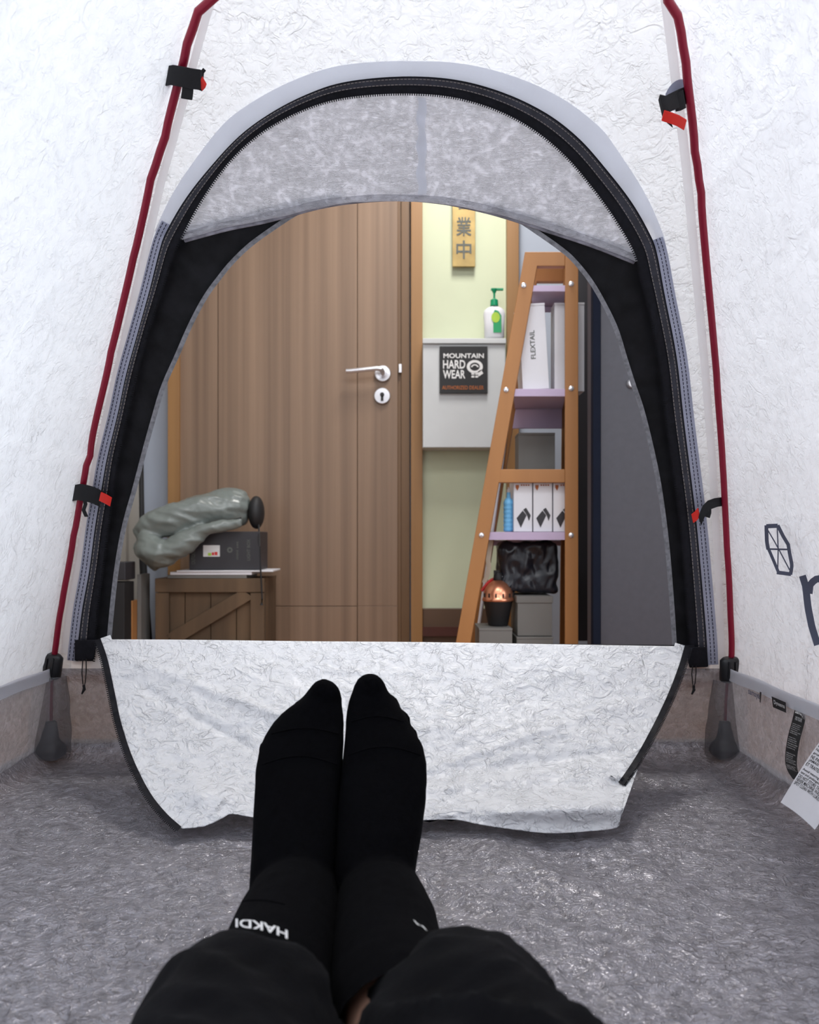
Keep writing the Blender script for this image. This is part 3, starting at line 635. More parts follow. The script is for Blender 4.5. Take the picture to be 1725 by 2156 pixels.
# pair the inner curve with the outer by nearest normalised length
AI = resample(AI0, NB)
HOLE = [tuple(p) for p in resample(smooth([((a[0]*.5+b[0]*.5), (a[1]*.5+b[1]*.5)) for a, b in zip(ARCH_OUT, ARCH_IN)], 4), 120)]
_a = []
for j in range(NB):
    t = AO[min(j+1, NB-1)]-AO[max(j-1, 0)]; t = t/np.linalg.norm(t); ar = AO[j][1] < 470; dd_ = -15 if ar else 8
    _a.append((AO[j][0]+t[1]*dd_, AO[j][1]-t[0]*dd_))
HOLE = _a
HOLE = HOLE+[(1470, 1460), (1440, 1362), (205, 1350), (178, 1460)]
def wr(x, y, z):
    return .0016*ns(x*6, y*6, z*3)+.0011*ridge(x*14, y*14, z*7)+.0006*ridge(x*40, y*40, z*26)
# front wall
def wall_mesh(fn, NI, NU, i0, keep=None, amp=1.0):
    vs, fs = [], []
    for a in range(NI+1):
        i = i0+(NPR-1.001-i0)*a/NI
        for b in range(NU+1): vs.append(fn(i, b/NU))
    for a in range(NI):
        for b in range(NU):
            q = (a*(NU+1)+b, a*(NU+1)+b+1, (a+1)*(NU+1)+b+1, (a+1)*(NU+1)+b)
            if keep:
                c = (vs[q[0]]+vs[q[2]])/2; x, y = to_px(c)
                if not keep(x, y, c): continue
            fs.append(q)
    used = sorted({k for f in fs for k in f}); mp = {k: n for n, k in enumerate(used)}
    g = G(); g.v = [vs[k] for k in used]; g.f = [tuple(mp[k] for k in f) for f in fs]; return g
def front(i, u):
    a, b = XL(i), XR(i); x = a+(b-a)*u; e = min(1, 8*u*(1-u))
    Y, z = prof_at(i, .0135); w_ = e*(wr(x, Y, z)+.0006*math.sin(z*60)); Y2, z2 = prof_at(i, .0135+w_)
    return Vector((x-(.006 if u < .001 else 0)+(.006 if u > .999 else 0), Y2, z2))
i0 = idx_z(ZB)
front_wall = wall_mesh(front, 300, 300, i0, lambda x, y, c: not inside(x, y, HOLE)).build('front_wall', M['fabric'], tent, angle=180)
def side(sd, off=0.0):
    def fn(i, v):
        f = XL if sd < 0 else XR
        Y0, z0 = prof_at(i); Y = Y0+(rearY(Y0)-Y0)*v; x = f(i); e = min(1, 10*v*(1-v)); z = z0
        bow = .02*math.sin(math.pi*v)*min(1, z0/.3)
        o_ = .010+off+e*(2.2*wr(Y, x, z)+.0016*ns(Y*9+z*5, z*9-Y*4, 3)*2)
        if v == 0:
            Y2, z2 = prof_at(i, .0135); return Vector((x+sd*.006, Y2, z2))
        zz = z+(o_*.3 if z0 > .3 else 0)
        return Vector((x+sd*(o_-0*bow), Y, zz))
    return fn
wall_mesh(side(-1), 190, 380, i0).build('side_wall', M['fabric'], tent, angle=180)
wall_mesh(side(1), 190, 380, i0).build('side_wall', M['fabric'], tent, angle=180)
def rear(i, u):
    a, b = XL(i), XR(i); x = a+(b-a)*u; Y, z = prof_at(i); return Vector((x, rearY(Y)-.01-.003*ns(x*8, z*8), z))
wall_mesh(rear, 50, 50, i0).build('rear_wall', M['fabric'], tent, angle=180)
# poles
PR = .0053
for f, nm in ((XL, 'pole'), (XR, 'pole')):
    pts = []
    for i in np.linspace(idx_z(.03), NPR-1.01, 90):
        Y, z = prof_at(i); pts.append(Vector((f(i), Y, z)))
    for i in np.linspace(NPR-1.01, idx_z(.03), 60):
        Y, z = prof_at(i); pts.append(Vector((.09-(f(i)-.09), rearY(Y), z-(.012 if f is XR else 0)*0)))
    if f is XR: pts = [p+Vector((0, 0, -.011*max(0, (p.z-.95)/.15))) for p in pts]
    G().tube(pts, PR, 14).build('pole', M['pole'], tent, angle=180)
# seam tapes beside the poles
def strip(curveA, curveB, off, thick, name, m, parent=tent, nu=2, rough=0.0, **k):
    A = []; B = []
    n = len(curveA)
    for j in range(n):
        ra, rb = [], []
        for q in range(nu+1):
            t = q/nu; x = curveA[j][0]*(1-t)+curveB[j][0]*t; y = curveA[j][1]*(1-t)+curveB[j][1]*t
            o_ = off+(rough*ns(x*.02, y*.02, 1.5) if rough else 0)
            ra.append(hit(x, y, off=o_)[0]); rb.append(hit(x, y, off=o_+thick)[0])
        A.append(ra); B.append(rb)
    return G().slab(A, B).build(name, m, parent, **k)
def shift(c, dx): return [(p[0]+dx, p[1]) for p in c]
lp = resample([p for p in LPX if p[1] < 1390][::-1] , 60); rp = resample([p for p in RPX if p[1] < 1390][::-1], 60)
strip(shift(lp, 12), shift(lp, 30), .0085, .0008, 'seam_tape', M['seam'], rough=.001)
strip([(p[0]-36+ (p[1]/1385)*8, p[1]) for p in rp], [(p[0]-14, p[1]) for p in rp], .0085, .0008, 'seam_tape', M['seam'], rough=.001)
# arch reinforcement band (pale) outside the zip
mid = slice(0, NB)
def offset_curve(C, d):
    out = []
    n = len(C)
    for j in range(n):
        t = C[min(j+1, n-1)]-C[max(j-1, 0)]; t = t/np.linalg.norm(t); out.append((C[j][0]+t[1]*d, C[j][1]-t[0]*d))
    return out
tnear = [j for j in range(NB) if AO[j][1] < 500 or (AO[j][1] < 540 and AO[j][0] > 800)]
Aarch = AO[tnear[0]:tnear[-1]+1]
o1 = offset_curve(Aarch, -8)
wd = np.interp(np.linspace(0, 1, len(Aarch)), [0, .2, .5, .8, 1], [22, 42, 32, 48, 22])
o2 = [tuple(np.array(offset_curve(Aarch, wd[j])[j])) for j in range(len(Aarch))]
strip(o1, o2, .0078, .0009, 'arch_reinforcement', M['hem'], nu=4, rough=.0008)
# grey stitched bands down both sides
Lb = AO[:tnear[0]+3]; Rb = AO[tnear[-1]-2:]
strip(offset_curve(Lb, -6), offset_curve(Lb, 19), .0068, .0007, 'grey_band', M['greyband'], nu=3, rough=.0006)
strip(offset_curve(Rb, -6), offset_curve(Rb, 22), .0068, .0007, 'grey_band', M['greyband'], nu=3, rough=.0006)
# zip tape
strip(AO, AI, .0045, .0012, 'zip_tape', M['zip'], nu=4, rough=.0006, angle=60)
mixc = lambda t: [(a[0]*(1-t)+b[0]*t, a[1]*(1-t)+b[1]*t) for a, b in zip(AO, AI)]
strip(mixc(.08), mixc(.52), .0032, .0008, 'zip_cover', M['navy'], nu=2, rough=.0004)
def stitches(curve, off, name, m, wpx=1.6, duty=.7, seg=3, parent=tent):
    g = G(); C = resample(curve, int(sum(math.hypot(curve[j+1][0]-curve[j][0], curve[j+1][1]-curve[j][1]) for j in range(len(curve)-1))/8))
    for j in range(len(C)-1):
        a = C[j]; b = C[j]+(C[j+1]-C[j])*duty; t = (b-a)/np.linalg.norm(b-a); n_ = np.array([t[1], -t[0]])*wpx/2
        q = [a-n_, b-n_, b+n_, a+n_]
        g.hexa([hit(x, y, off=off)[0] for x, y in q], [hit(x, y, off=off+.0004)[0] for x, y in q])
    return g.build(name, m, parent, kind='stuff')
stitches(mixc(.16), .0026, 'stitching', M['thread'])
stitches(mixc(.48), .0026, 'stitching', M['thread'])
for cset in (Lb, Rb):
    stitches(offset_curve(cset, 7), .0062, 'stitching', M['darkthread'], 1.8)
    stitches(offset_curve(cset, 15), .0062, 'stitching', M['darkthread'], 1.8)
# zip teeth
g = G(); C = resample(AI, 620)
for j in range(len(C)-1):
    t = C[j+1]-C[j]; t /= np.linalg.norm(t); n_ = np.array([-t[1], t[0]]); c = C[j]+n_*2
    q = [c-t*1.1-n_*3, c+t*1.1-n_*3, c+t*1.1+n_*2.2, c-t*1.1+n_*2.2]
    g.hexa([hit(x, y, off=.0042)[0] for x, y in q], [hit(x, y, off=.0062)[0] for x, y in q])
g.build('zip_teeth', M['zip'], tent, kind='stuff')
# awning / upper grey-white panel
HEM = smooth([(379, 494), (430, 480), (480, 467), (540, 455), (600, 442), (660, 427), (720, 417), (790, 412), (850, 412), (900, 414), (960, 421), (1050, 440), (1150, 470), (1250, 503), (1345, 541)], 5)
HEMr = resample(HEM, 100)
def arch_between(x, y): return inside(x, y, HOLE)
top = [j for j in range(NB) if AO[j][1] < 503 or (AO[j][1] < 545 and AO[j][0] > 800)]
mid_c = np.array(mixc(.6))[top[0]:top[-1]+1]; TP = resample(mid_c, 100)
A = []; B = []
for r_ in range(31):
    t = r_/30; ra, rb = [], []
    for j in range(100):
        x = TP[j][0]*(1-t)+HEMr[j][0]*t; y = TP[j][1]*(1-t)+HEMr[j][1]*t
        o_ = .009+.004*t+.0010*ns(x*.012, y*.012)
        ra.append(hit(x, y, off=o_)[0]); rb.append(hit(x, y, off=o_+.0008)[0])
    A.append(ra); B.append(rb)
G().slab(A, B).build('awning_panel', M['awning'], tent, angle=60)
hm = [hit(x, y+5, off=.012)[0] for x, y in HEMr]
G().tube(hm, [.0045+.0014*ns(j*.15, 3) for j in range(100)], 12).build('rolled_hem', M['awning'], tent, angle=180)
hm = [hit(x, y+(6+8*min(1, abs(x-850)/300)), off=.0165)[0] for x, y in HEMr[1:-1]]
G().tube(hm, .0036, 10).build('rolled_hem_shadow_side', M['awnhem'], tent, angle=180)  # darker second tube: shade under the roll put in as colour
for xx in ((880, 400), (900, 405)):
    pass
c1 = [(879+3*math.sin(k), 205+k*9.3) for k in range(23)]; c2 = [(897+2*math.sin(k*.7), 207+k*9.2) for k in range(23)]
strip(c1, c2, .0078, .0004, 'centre_seam', M['hem'])
# black fabric inside the door, with grey binding
INL = smooth([(232, 1356), (240, 1270), (249, 1195), (260, 1130), (272, 1080), (285, 1035), (306, 955), (326, 883), (346, 817), (375, 751), (404, 685), (435, 627), (467, 583), (493, 552), (530, 517), (580, 481), (625, 452), (665, 434), (720, 421)], 6)
INR = smooth([(1020, 433), (1060, 449), (1087, 463), (1135, 495), (1180, 527), (1207, 551), (1241, 593), (1271, 644), (1295, 695), (1313, 753), (1330, 807), (1348, 860), (1366, 930), (1383, 1010), (1395, 1090), (1404, 1170), (1412, 1270), (1418, 1362)], 6)
ml = np.array(mixc(.7))
mL = resample([tuple(p) for p in ml if (p[0] < 850)][:150], 400)
Lout = resample([tuple(p) for p in ml[:tnear[0]+1]]+[(395, 470), (480, 452), (560, 432), (640, 412), (720, 402)], 130)
Lin = resample(INL, 130)
strip(Lout, Lin, .020, .0012, 'inner_door_panel', M['blackfab'], nu=8, rough=.0018, angle=60)
Rout = resample([(1020, 418), (1100, 440), (1200, 475), (1290, 502), (1345, 525)]+[tuple(p) for p in ml[tnear[-1]+1:]], 130)
Rin = resample(INR, 130)
strip(Rout, Rin, .020, .0012, 'inner_door_panel', M['blackfab'], nu=8, rough=.0018, angle=60)
def perp(C, d0, d1): return offset_curve(C, d0), offset_curve(C, d1)
for C, sg_ in ((Lin, 1), (Rin, 1)):
    a, b = perp(C, -2, 8); strip(a, b, .0160, .0014, 'edge_binding', M['edge'], nu=2)
# zip garages with cords
for x0, y0, w_, lean in ((158, 1347, 47, -4), (1443, 1362, 46, 6)):
    q = [(x0, y0), (x0+w_, y0), (x0+w_-3+lean, y0+42), (x0+3+lean, y0+44)]
    gar = G().hexa([hit(x, y, off=-.006)[0] for x, y in q][::-1], [hit(x, y, off=.014)[0] for x, y in q][::-1]).build('zip_garage', M['zip'], tent, bevel=.002)
    cx = x0+w_/2-4; yb = y0+112 if x0 < 500 else y0+98
    def pp(x, y): return hit(x, y, off=-.008)[0]
    G().tube([pp(cx-3, y0+40), pp(cx-5, yb-42), pp(cx-3, yb-20), pp(cx-1, yb-12), pp(cx+2, yb-22), pp(cx+4, yb-44), pp(cx+4, y0+40)], .0010, 6).build('cord_loop', M['black'], gar)
    G().tube([pp(cx-1, yb-16), pp(cx, yb-8), pp(cx-5, yb+2)], [.0028, .0030, .0014], 8).build('cord_knot', M['black'], gar)
# --- clips
def ribbon(pts, wvec, thick, name, m, parent):
    A = []; B = []
    n = len(pts)
    for j, p in enumerate(pts):
        wv = Vector(wvec[j]) if isinstance(wvec, list) else Vector(wvec)
        t = (Vector(pts[min(j+1, n-1)])-Vector(pts[max(j-1, 0)])).normalized(); nn = t.cross(wv).normalized()*thick/2
        p = Vector(p); A.append([p-wv+nn, p+wv+nn]); B.append([p-wv-nn, p+wv-nn])
    return G().slab(A, B).build(name, m, parent, bevel=.0006)
def wp(px, py, off): return hit(px, py, off=off)[0]
def clip(band_pts, half, tail, red, patch, tail_half=None):
    # webbing band over the pole: list of (px,py,off); half = half width vector in px; tail polygon; red polygon
    root = ribbon([wp(x, y, o_) for x, y, o_ in band_pts], [(wp(x+half[0], y+half[1], o_)-wp(x, y, o_)) for x, y, o_ in band_pts], .0022, 'pole_clip', M['strap'], tent)
    for pts, hf in tail:
        ribbon([wp(x, y, o_) for x, y, o_ in pts], [(wp(x+hf[0], y+hf[1], o_)-wp(x, y, o_)) for x, y, o_ in pts], .002, 'strap_tail', M['strap'], root)
    for pts, hf in red:
        ribbon([wp(x, y, o_) for x, y, o_ in pts], [(wp(x+hf[0], y+hf[1], o_)-wp(x, y, o_)) for x, y, o_ in pts], .003, 'red_tab', M['redtab'], root)
    if patch:
        cx, cy, rx, ry, an = patch; A = []; B = []
        ring = [(cx+rx*math.cos(a)*math.cos(an)-ry*math.sin(a)*math.sin(an), cy+rx*math.cos(a)*math.sin(an)+ry*math.sin(a)*math.cos(an)) for a in np.linspace(0, 2*math.pi, 25)]
        for t in (1, .5, .02): A.append([wp(cx+(x-cx)*t, cy+(y-cy)*t, .0075) for x, y in ring]); B.append([wp(cx+(x-cx)*t, cy+(y-cy)*t, .0082) for x, y in ring])
        G().slab(A, B).build('anchor_patch', M['greyband'], root)
    return root
clip([(349, 160, .008), (352, 160, -.004), (362, 158, -.010), (385, 162, -.012), (405, 166, -.012), (420, 168, -.010), (427, 171, -.004)], (-2, 21),
     [([(396, 178, -.009), (395, 194, -.011), (393, 209, -.012)], (12, 2)), ([(420, 160, -.006), (426, 152, -.006), (431, 146, -.006)], (3, 3))],
     [([(422, 182, -.006), (428, 175, -.008), (430, 168, -.006)], (-5, -9))], (352, 155, 12, 40, .25))
clip([(1447, 200, .008), (1436, 204, -.003), (1420, 212, -.008), (1406, 219, -.016), (1394, 216, -.018), (1392, 226, -.014), (1396, 240, -.010)], (4, 17),
     [([(1396, 226, -.010), (1398, 240, -.014), (1402, 250, -.015), (1414, 260, -.012)], (3, 9)), ([(1420, 216, -.005), (1430, 214, -.006), (1442, 208, -.004)], (3, 19))],
     [([(1396, 243, -.020), (1412, 248, -.021), (1428, 254, -.021), (1443, 263, -.019)], (-3, 11))], (1425, 200, 22, 36, .5))
clip([(152, 1040, .008), (155, 1038, -.004), (166, 1036, -.010), (180, 1038, -.012), (195, 1042, -.012), (208, 1048, -.010), (213, 1052, -.006)], (-2, 17),
     [([(178, 1048, -.010), (180, 1062, -.012), (176, 1074, -.012), (182, 1088, -.013)], (4, 0)), ([(188, 1040, -.008), (196, 1052, -.010), (200, 1058, -.010)], (6, 0))],
     [([(211, 1045, -.012), (222, 1050, -.014), (234, 1057, -.012)], (-2, 9))], None)
clip([(1522, 1056, .006), (1508, 1058, -.004), (1494, 1063, -.009), (1484, 1073, -.012), (1478, 1086, -.013), (1474, 1098, -.012)], (3, 9),
     [([(1492, 1068, -.008), (1492, 1078, -.010), (1489, 1089, -.010)], (6, 2))],
     [([(1472, 1078, -.010), (1466, 1086, -.011), (1458, 1092, -.010)], (2, 9))], None)
# --- pole feet: cuff, boot, sleeve
for f, (hx, hy), sd in ((XL, (110, 1400), -1), (XR, (1537, 1408), 1)):
    i = idx_z(.165); Y, z = prof_at(i, -.004); top_ = Vector((f(i), Y, z))
    lean = (Vector((f(idx_z(.3)), *prof_at(idx_z(.3))))-Vector((f(idx_z(.15)), *prof_at(idx_z(.15))))).normalized()
    c0 = P(hx, hy, Y)
    g = G(); 
    pts = [c0-lean*.024, c0-lean*.020, c0-lean*.004, c0+lean*.016, c0+lean*.021]
    g.tube(pts, [.015, .0185, .0185, .018, .013], 16, flat=.65, up=Vector((0, 1, 0)))
    cuff = g.build('pole_cuff', M['plastic'], tent, angle=50)
    for kx in (-.006, .006): G().tube([c0+lean*.014+Vector((kx, -.0128, 0)), c0-lean*.016+Vector((kx, -.0128, 0))], .0016, 6).build('cuff_ridge', M['plastic'], cuff)
    cb_ = P(105 if sd < 0 else 1529, 1592, 1.475); cb_.z = .017
    g = G(); ell(g, cb_+Vector((0, 0, .004)), (.030, .028, .020)); g.tube([cb_+Vector((0, 0, .01)), cb_+Vector((.0, .005, .055))], [.018, .010], 12)
    link(voxel(g, .004, 4, lambda p: .002*ns(p.x*60, p.y*60, p.z*60)), 'pole_boot', M['plastic'], tent, angle=180)
    rows = []
    for t in np.linspace(0, 1, 14):
        cz = c0-lean*.022; q = cz*(1-t)+(cb_+Vector((0, 0, -.008)))*t
        rx = .027+.010*math.sin(t*2.0); ry = .016+.018*t; row = []
        for k in range(29):
            a = 2*math.pi*k/28; rr = 1+.05*math.sin(a*7+t*3)+.06*ns(math.cos(a)*2, math.sin(a)*2, t*5+sd)
            row.append(q+Vector((rx*math.cos(a)*rr, ry*math.sin(a)*rr, 0)))
        rows.append(row)
    G().grid(rows).build('pole_sleeve', M['sleeve'], tent, angle=180)
# --- bathtub walls and floor
def tubz(x, y): return -.007+.006*ns(x*5, y*5)+.008*ridge(x*7+2+y*3, y*5, 4)*(.5+ns(x*3, y*3, 9))+.0019*ridge(x*26+y*6, y*20, 1)+.0017*ridge(x*62, y*50, 2)-.002
X0f, X1f = XL(0), XR(0)
def foot(side_, t):  # base line points
    return None
yb0, yf0 = rearY(1.52), 1.52
g = G(); rows = []
NXF, NYF = 260, 340
for a in range(NYF+1):
    y = -.25+(yf0+.004+.25)*a/NYF; row = []
    for b in range(NXF+1):
        x = X0f-.004+(X1f-X0f+.008)*b/NXF
        dx = min(x-X0f, X1f-x); dy = yf0-y; d = max(0, min(dx, dy))
        rise = .028*max(0, 1-d/.05)**2
        row.append(Vector((x, y, tubz(x, y)*min(1, d/.03)+rise)))
    rows.append(row)
g.grid(rows).build('floor_panel', M['tub'], tent, angle=180)
G().grid([[Vector((X0f+(X1f-X0f)*b/30, yb0+(-.25-yb0)*a/10, tubz(X0f+(X1f-X0f)*b/30, -.25)*(a/10) if 0 < a else 0)) for b in range(31)] for a in range(11)]).build('floor_panel', M['tub'], tent, angle=180)
def tubwall(p0, p1, n_in, name, zt=ZB+.012, NU=300, NV=30, wav=1):
    rows = []
    for a in range(NV+1):
        t = a/NV; row = []
        for b in range(NU+1):
            u = b/NU; p = p0(t).lerp(p1(t), u)
            o_ = (.003*ns(p.x*9+p.y*9, p.z*14, 2)+.002*ridge(p.x*20+p.y*20, p.z*25, 5))*min(1, 12*u*(1-u)+.1)
            row.append(p+n_in*(o_+.002))
        rows.append(row)
    return G().grid(rows).build(name, M['tubwall'], tent, angle=180)
def cornerpt(f, rearside, off=0):
    def fn(t):
        z = .004+(ZB+.010-.004)*t; i = idx_z(z); Y, zz = prof_at(i, off); 
        return Vector((f(i), rearY(Y) if rearside else Y, z))
    return fn
tubwall(cornerpt(XL, False, .004), cornerpt(XR, False, .004), Vector((0, -1, 0)), 'bathtub_wall')
tubwall(cornerpt(XL, False), cornerpt(XL, True), Vector((1, 0, 0)), 'bathtub_wall')
tubwall(cornerpt(XR, False), cornerpt(XR, True), Vector((-1, 0, 0)), 'bathtub_wall')
tubwall(cornerpt(XL, True), cornerpt(XR, True), Vector((0, 1, 0)), 'bathtub_wall', NU=40, NV=6)
# bottom seam tape of side walls (pale)
for f, sd in ((XL, -1), (XR, 1)):
    A = []; B = []
    for b in range(121):
        i = idx_z(ZB-.004); Y0, _ = prof_at(i); Y = Y0+(rearY(Y0)-Y0)*b/120; x = f(i)-sd*(.006+.0012*ns(Y*12, 1))
        dz = .003*ns(Y*7, 5)
        A.append([Vector((x, Y, ZB-.010+dz)), Vector((x, Y, ZB+.012+dz))]); B.append([p+Vector((sd*.001, 0, 0)) for p in A[-1]])
    G().slab(A, B).build('seam_tape', M['hem'], tent)
# sill behind the flap
sl = [hit(x, 1349+(x-205)*.0095, off=.004)[0] for x in np.linspace(190, 1462, 40)]
G().tube(sl, .0022, 8).build('sill_zip', M['zip'], tent)
A = [[hit(x, 1352+(x-205)*.0095, off=.012)[0] for x in np.linspace(150, 1500, 60)]]
for q in range(1, 7): A.append([hit(x, 1352+(x-205)*.0095+q*11.5, off=.008+.001*ns(x*.02, q*.5))[0] for x in np.linspace(150, 1500, 60)])
G().slab(A, [[p+Vector((0, .001, 0)) for p in r_] for r_ in A]).build('sill_strip', M['seam'], tent, angle=60)
# --- the hanging door flap
FT = resample(smooth([(206, 1346), (400, 1347), (640, 1350), (900, 1352), (1200, 1357), (1449, 1361)], 6), 160)
FLs = resample(smooth([(206, 1346), (221, 1390), (236, 1460), (250, 1525), (275, 1600), (310, 1670), (345, 1715), (378, 1745)], 6), 110)
FRs = resample(smooth([(1449, 1361), (1436, 1405), (1415, 1460), (1387, 1520), (1355, 1580), (1330, 1620), (1308, 1651)], 6), 110)
FB = resample(smooth([(378, 1745), (430, 1740), (470, 1722), (487, 1714), (540, 1722), (640, 1735), (780, 1735), (900, 1727), (960, 1726), (1010, 1736), (1070, 1745), (1150, 1754), (1230, 1751), (1298, 1743), (1304, 1725), (1316, 1695), (1308, 1651)], 6), 160)
def gauss(x, y, cx, cy, sx, sy, an=0):
    dx, dy = x-cx, y-cy; a = dx*math.cos(an)+dy*math.sin(an); b = -dx*math.sin(an)+dy*math.cos(an); return math.exp(-(a/sx)**2-(b/sy)**2)
def flapoff(x, y, v=0.5, u=0.5):
    o_ = .006
    o_ += .030*gauss(x, y, 1190, 1702, 190, 26, -.03)+.007*gauss(x, y, 960, 1650, 180, 22, -.10)
    o_ += .012*gauss(x, y, 430, 1670, 60, 36)+.010*gauss(x, y, 700, 1500, 300, 60, .1)
    o_ += .005*gauss(x, y, 520, 1480, 230, 9, .35)-.005*gauss(x, y, 430, 1520, 200, 10, .5)
    o_ += .005*gauss(x, y, 1050, 1570, 240, 10, -.32)-.006*gauss(x, y, 1120, 1610, 250, 14, -.15)
    k = min(1, max(0, (y-1352)/60)); wx = x+30*ns(x*.006, y*.006, 4); wy = y+30*ns(x*.006, y*.006, 14)
    o_ += k*(.0022*ridge(wx*.007+.3, wy*.013+x*.003, 7)**2+.0022*ridge(wx*.017+wy*.006, wy*.024, 2)**3+.0012*ridge(wx*.04, wy*.05, 3)**2+.0007*ridge(x*.09, y*.11, 5)+.003*ns(x*.006, y*.012, 8))
    if x > 1240 and y > 1640: o_ += .004*math.sin((x-1240)*.08)
    return o_
A = []; B = []
NV = 110; NU = 160
for i in range(NV):
    v = i/(NV-1); ra, rb = [], []
    for j in range(NU):
        u = j/(NU-1)
        c = (1-v)*FT[j]+v*FB[j]+(1-u)*FLs[i]+u*FRs[i]-((1-u)*(1-v)*FT[0]+u*(1-v)*FT[-1]+(1-u)*v*FB[0]+u*v*FB[-1])
        o_ = flapoff(c[0], c[1])
        ra.append(hit(c[0], c[1], FLP, NF, o_)[0]); rb.append(hit(c[0], c[1], FLP, NF, o_-.0007)[0])
    A.append(ra); B.append(rb)
flap = G().slab(A, B).build('door_flap', M['flap'], tent, angle=180)
def fp(x, y, d=0): return hit(x, y, FLP, NF, flapoff(x, y)+d)[0]
def fstrip(Ca, Cb, d, th, name, m):
    A = [[fp(*a, d+th), fp((a[0]+b[0])/2, (a[1]+b[1])/2, d+th), fp(*b, d+th)] for a, b in zip(Ca, Cb)]; B = [[fp(*a, d), fp((a[0]+b[0])/2, (a[1]+b[1])/2, d), fp(*b, d)] for a, b in zip(Ca, Cb)]
    return G().slab(A, B).build(name, m, flap)
for C, s1, t0, t1 in ((FLs, 1, 1, 0), (FRs, 1, 0, 1)):
    a = offset_curve(C, -7); b = offset_curve(C, 6)
    fstrip(a, b, .0008, .0016, 'flap_zip', M['zip'])
    # C runs downward; positive offset lies left of travel in px => choose the side towards the flap
    sgn = 1 if C is FLs else -1
    a = offset_curve(C, sgn*5); b = offset_curve(C, sgn*28)
    a = [p for p in a]; fstrip(a, b, .0004, .0006, 'flap_hem', M['flap'])
    g = G(); D = resample(offset_curve(C, -sgn*8), 110)
    for j in range(len(D)-1):
        t = D[j+1]-D[j]; t /= np.linalg.norm(t); n_ = np.array([t[1], -t[0]]); c = D[j]
        q = [c-t*1.1-n_*3, c+t*1.1-n_*3, c+t*1.1+n_*2.4, c-t*1.1+n_*2.4]
        g.hexa([fp(x, y, .001) for x, y in q], [fp(x, y, -.001) for x, y in q])
    g.build('zip_teeth', M['zip'], flap, kind='stuff')
G().tube([P(x, y, 1.17-.01*math.sin(x*.1)) for x, y in ((885, 1724), (905, 1727), (930, 1722), (950, 1724), (975, 1721), (995, 1731))], [.0022, .003, .0022, .0035, .0022, .002], 8).build('loose_zip_end', M['zip'], flap)
# --- right wall prints and tags
def wallhit(px, py, sd, inset=.004):
    lo, hi = .15, 1.5
    f = XL if sd < 0 else XR
    def g_(Y): z = CZ+(HY-py)/F*Y; i = idx_z(max(0, z)); return sd*((px-CX)/F*Y-(f(i)-sd*inset))
    for _ in range(40):
        m_ = (lo+hi)/2
        if g_(m_) > 0: hi = m_
        else: lo = m_
    return P(px, py, (lo+hi)/2)
def stroke(g, pts, w_, ins=-.0040):
    C = resample(pts, max(4, len(pts)*3)); A = []
    for j in range(len(C)):
        t = C[min(j+1, len(C)-1)]-C[max(j-1, 0)]; t /= np.linalg.norm(t); n_ = np.array([t[1], -t[0]])*w_/2
        A.append([wallhit(*(C[j]-n_), 1, -ins), wallhit(*(C[j]+n_), 1, -ins)])
    g.grid(A); return g
g = G()
for pts, w_ in (([(1614, 1108), (1638, 1107)], 9), ([(1614, 1106), (1615, 1140), (1618, 1157)], 8), ([(1618, 1154), (1630, 1182), (1640, 1206)], 6.5), ([(1636, 1205), (1666, 1209)], 8), ([(1638, 1106), (1650, 1130), (1661, 1148)], 7.5), ([(1660, 1146), (1663, 1165), (1668, 1190), (1665, 1210)], 7.5),
                ([(1618, 1156), (1662, 1157)], 3.6), ([(1637, 1110), (1639, 1156), (1638, 1203)], 2.6), ([(1617, 1116), (1630, 1138), (1640, 1156), (1650, 1175), (1663, 1200)], 2.6)):
    stroke(g, pts, w_)
g.build('crystal_emblem', M['ink'], tent, label='grey-blue faceted emblem')
g = G(); stroke(g, [(1690, 1212), (1697, 1235), (1702, 1280), (1710, 1320), (1722, 1358)], 15); stroke(g, [(1704, 1250), (1706, 1232), (1716, 1220), (1735, 1217), (1756, 1228), (1768, 1260), (1774, 1310), (1782, 1360)], 15)
g.build('printed_letter', M['ink'], tent)
# small logo print, black tag, long black label, white label
def quadmap(pts, sd=1, inset=.006):
    (a, b, c, d) = pts   # TL TR BR BL px
    def f(u, v): # v up
        x = (a[0]*(1-u)+b[0]*u)*v+(d[0]*(1-u)+c[0]*u)*(1-v); y = (a[1]*(1-u)+b[1]*u)*v+(d[1]*(1-u)+c[1]*u)*(1-v)
        return wallhit(x, y, sd, inset)
    return f
def sheet_of(f, f2, nu, nv, name, m, par=tent, **k):
    A = [[f(u, v) for u in np.linspace(0, 1, nu)] for v in np.linspace(0, 1, nv)]; B = [[f2(u, v) for u in np.linspace(0, 1, nu)] for v in np.linspace(0, 1, nv)]
    return G().slab(A, B).build(name, m, par, **k)
def sub(f, u0, v0, u1, v1): return lambda u, v: f(u0+(u1-u0)*u, v0+(v1-v0)*v)
q = [(1576, 1452), (1600, 1463), (1600, 1476), (1576, 1464)]
g = G(); text_map(g, 'samaya', quadmap(q, inset=.010), bold=.02); g.build('small_wordmark', M['ink'], tent)
q = [(1600, 1456), (1604, 1458), (1602, 1480), (1600, 1478)]; sheet_of(quadmap(q, inset=.014), quadmap(q, inset=.012), 2, 3, 'folded_tab', M['black'])
q = [(1625, 1466), (1655, 1479), (1656, 1501), (1628, 1489)]
tg = sheet_of(quadmap(q, inset=.0115), quadmap(q, inset=.0105), 4, 3, 'brand_tag', M['black'])
g = G(); text_map(g, 'Dyneema', sub(quadmap(q, inset=.0122), .12, .25, .9, .75)); g.build('lettering', M['whiteprint'], tg)
LBL = smooth([(1688, 1492, 1.210), (1680, 1525, 1.213), (1671, 1560, 1.212), (1666, 1600, 1.208), (1670, 1625, 1.19), (1682, 1645, 1.17)], 6)
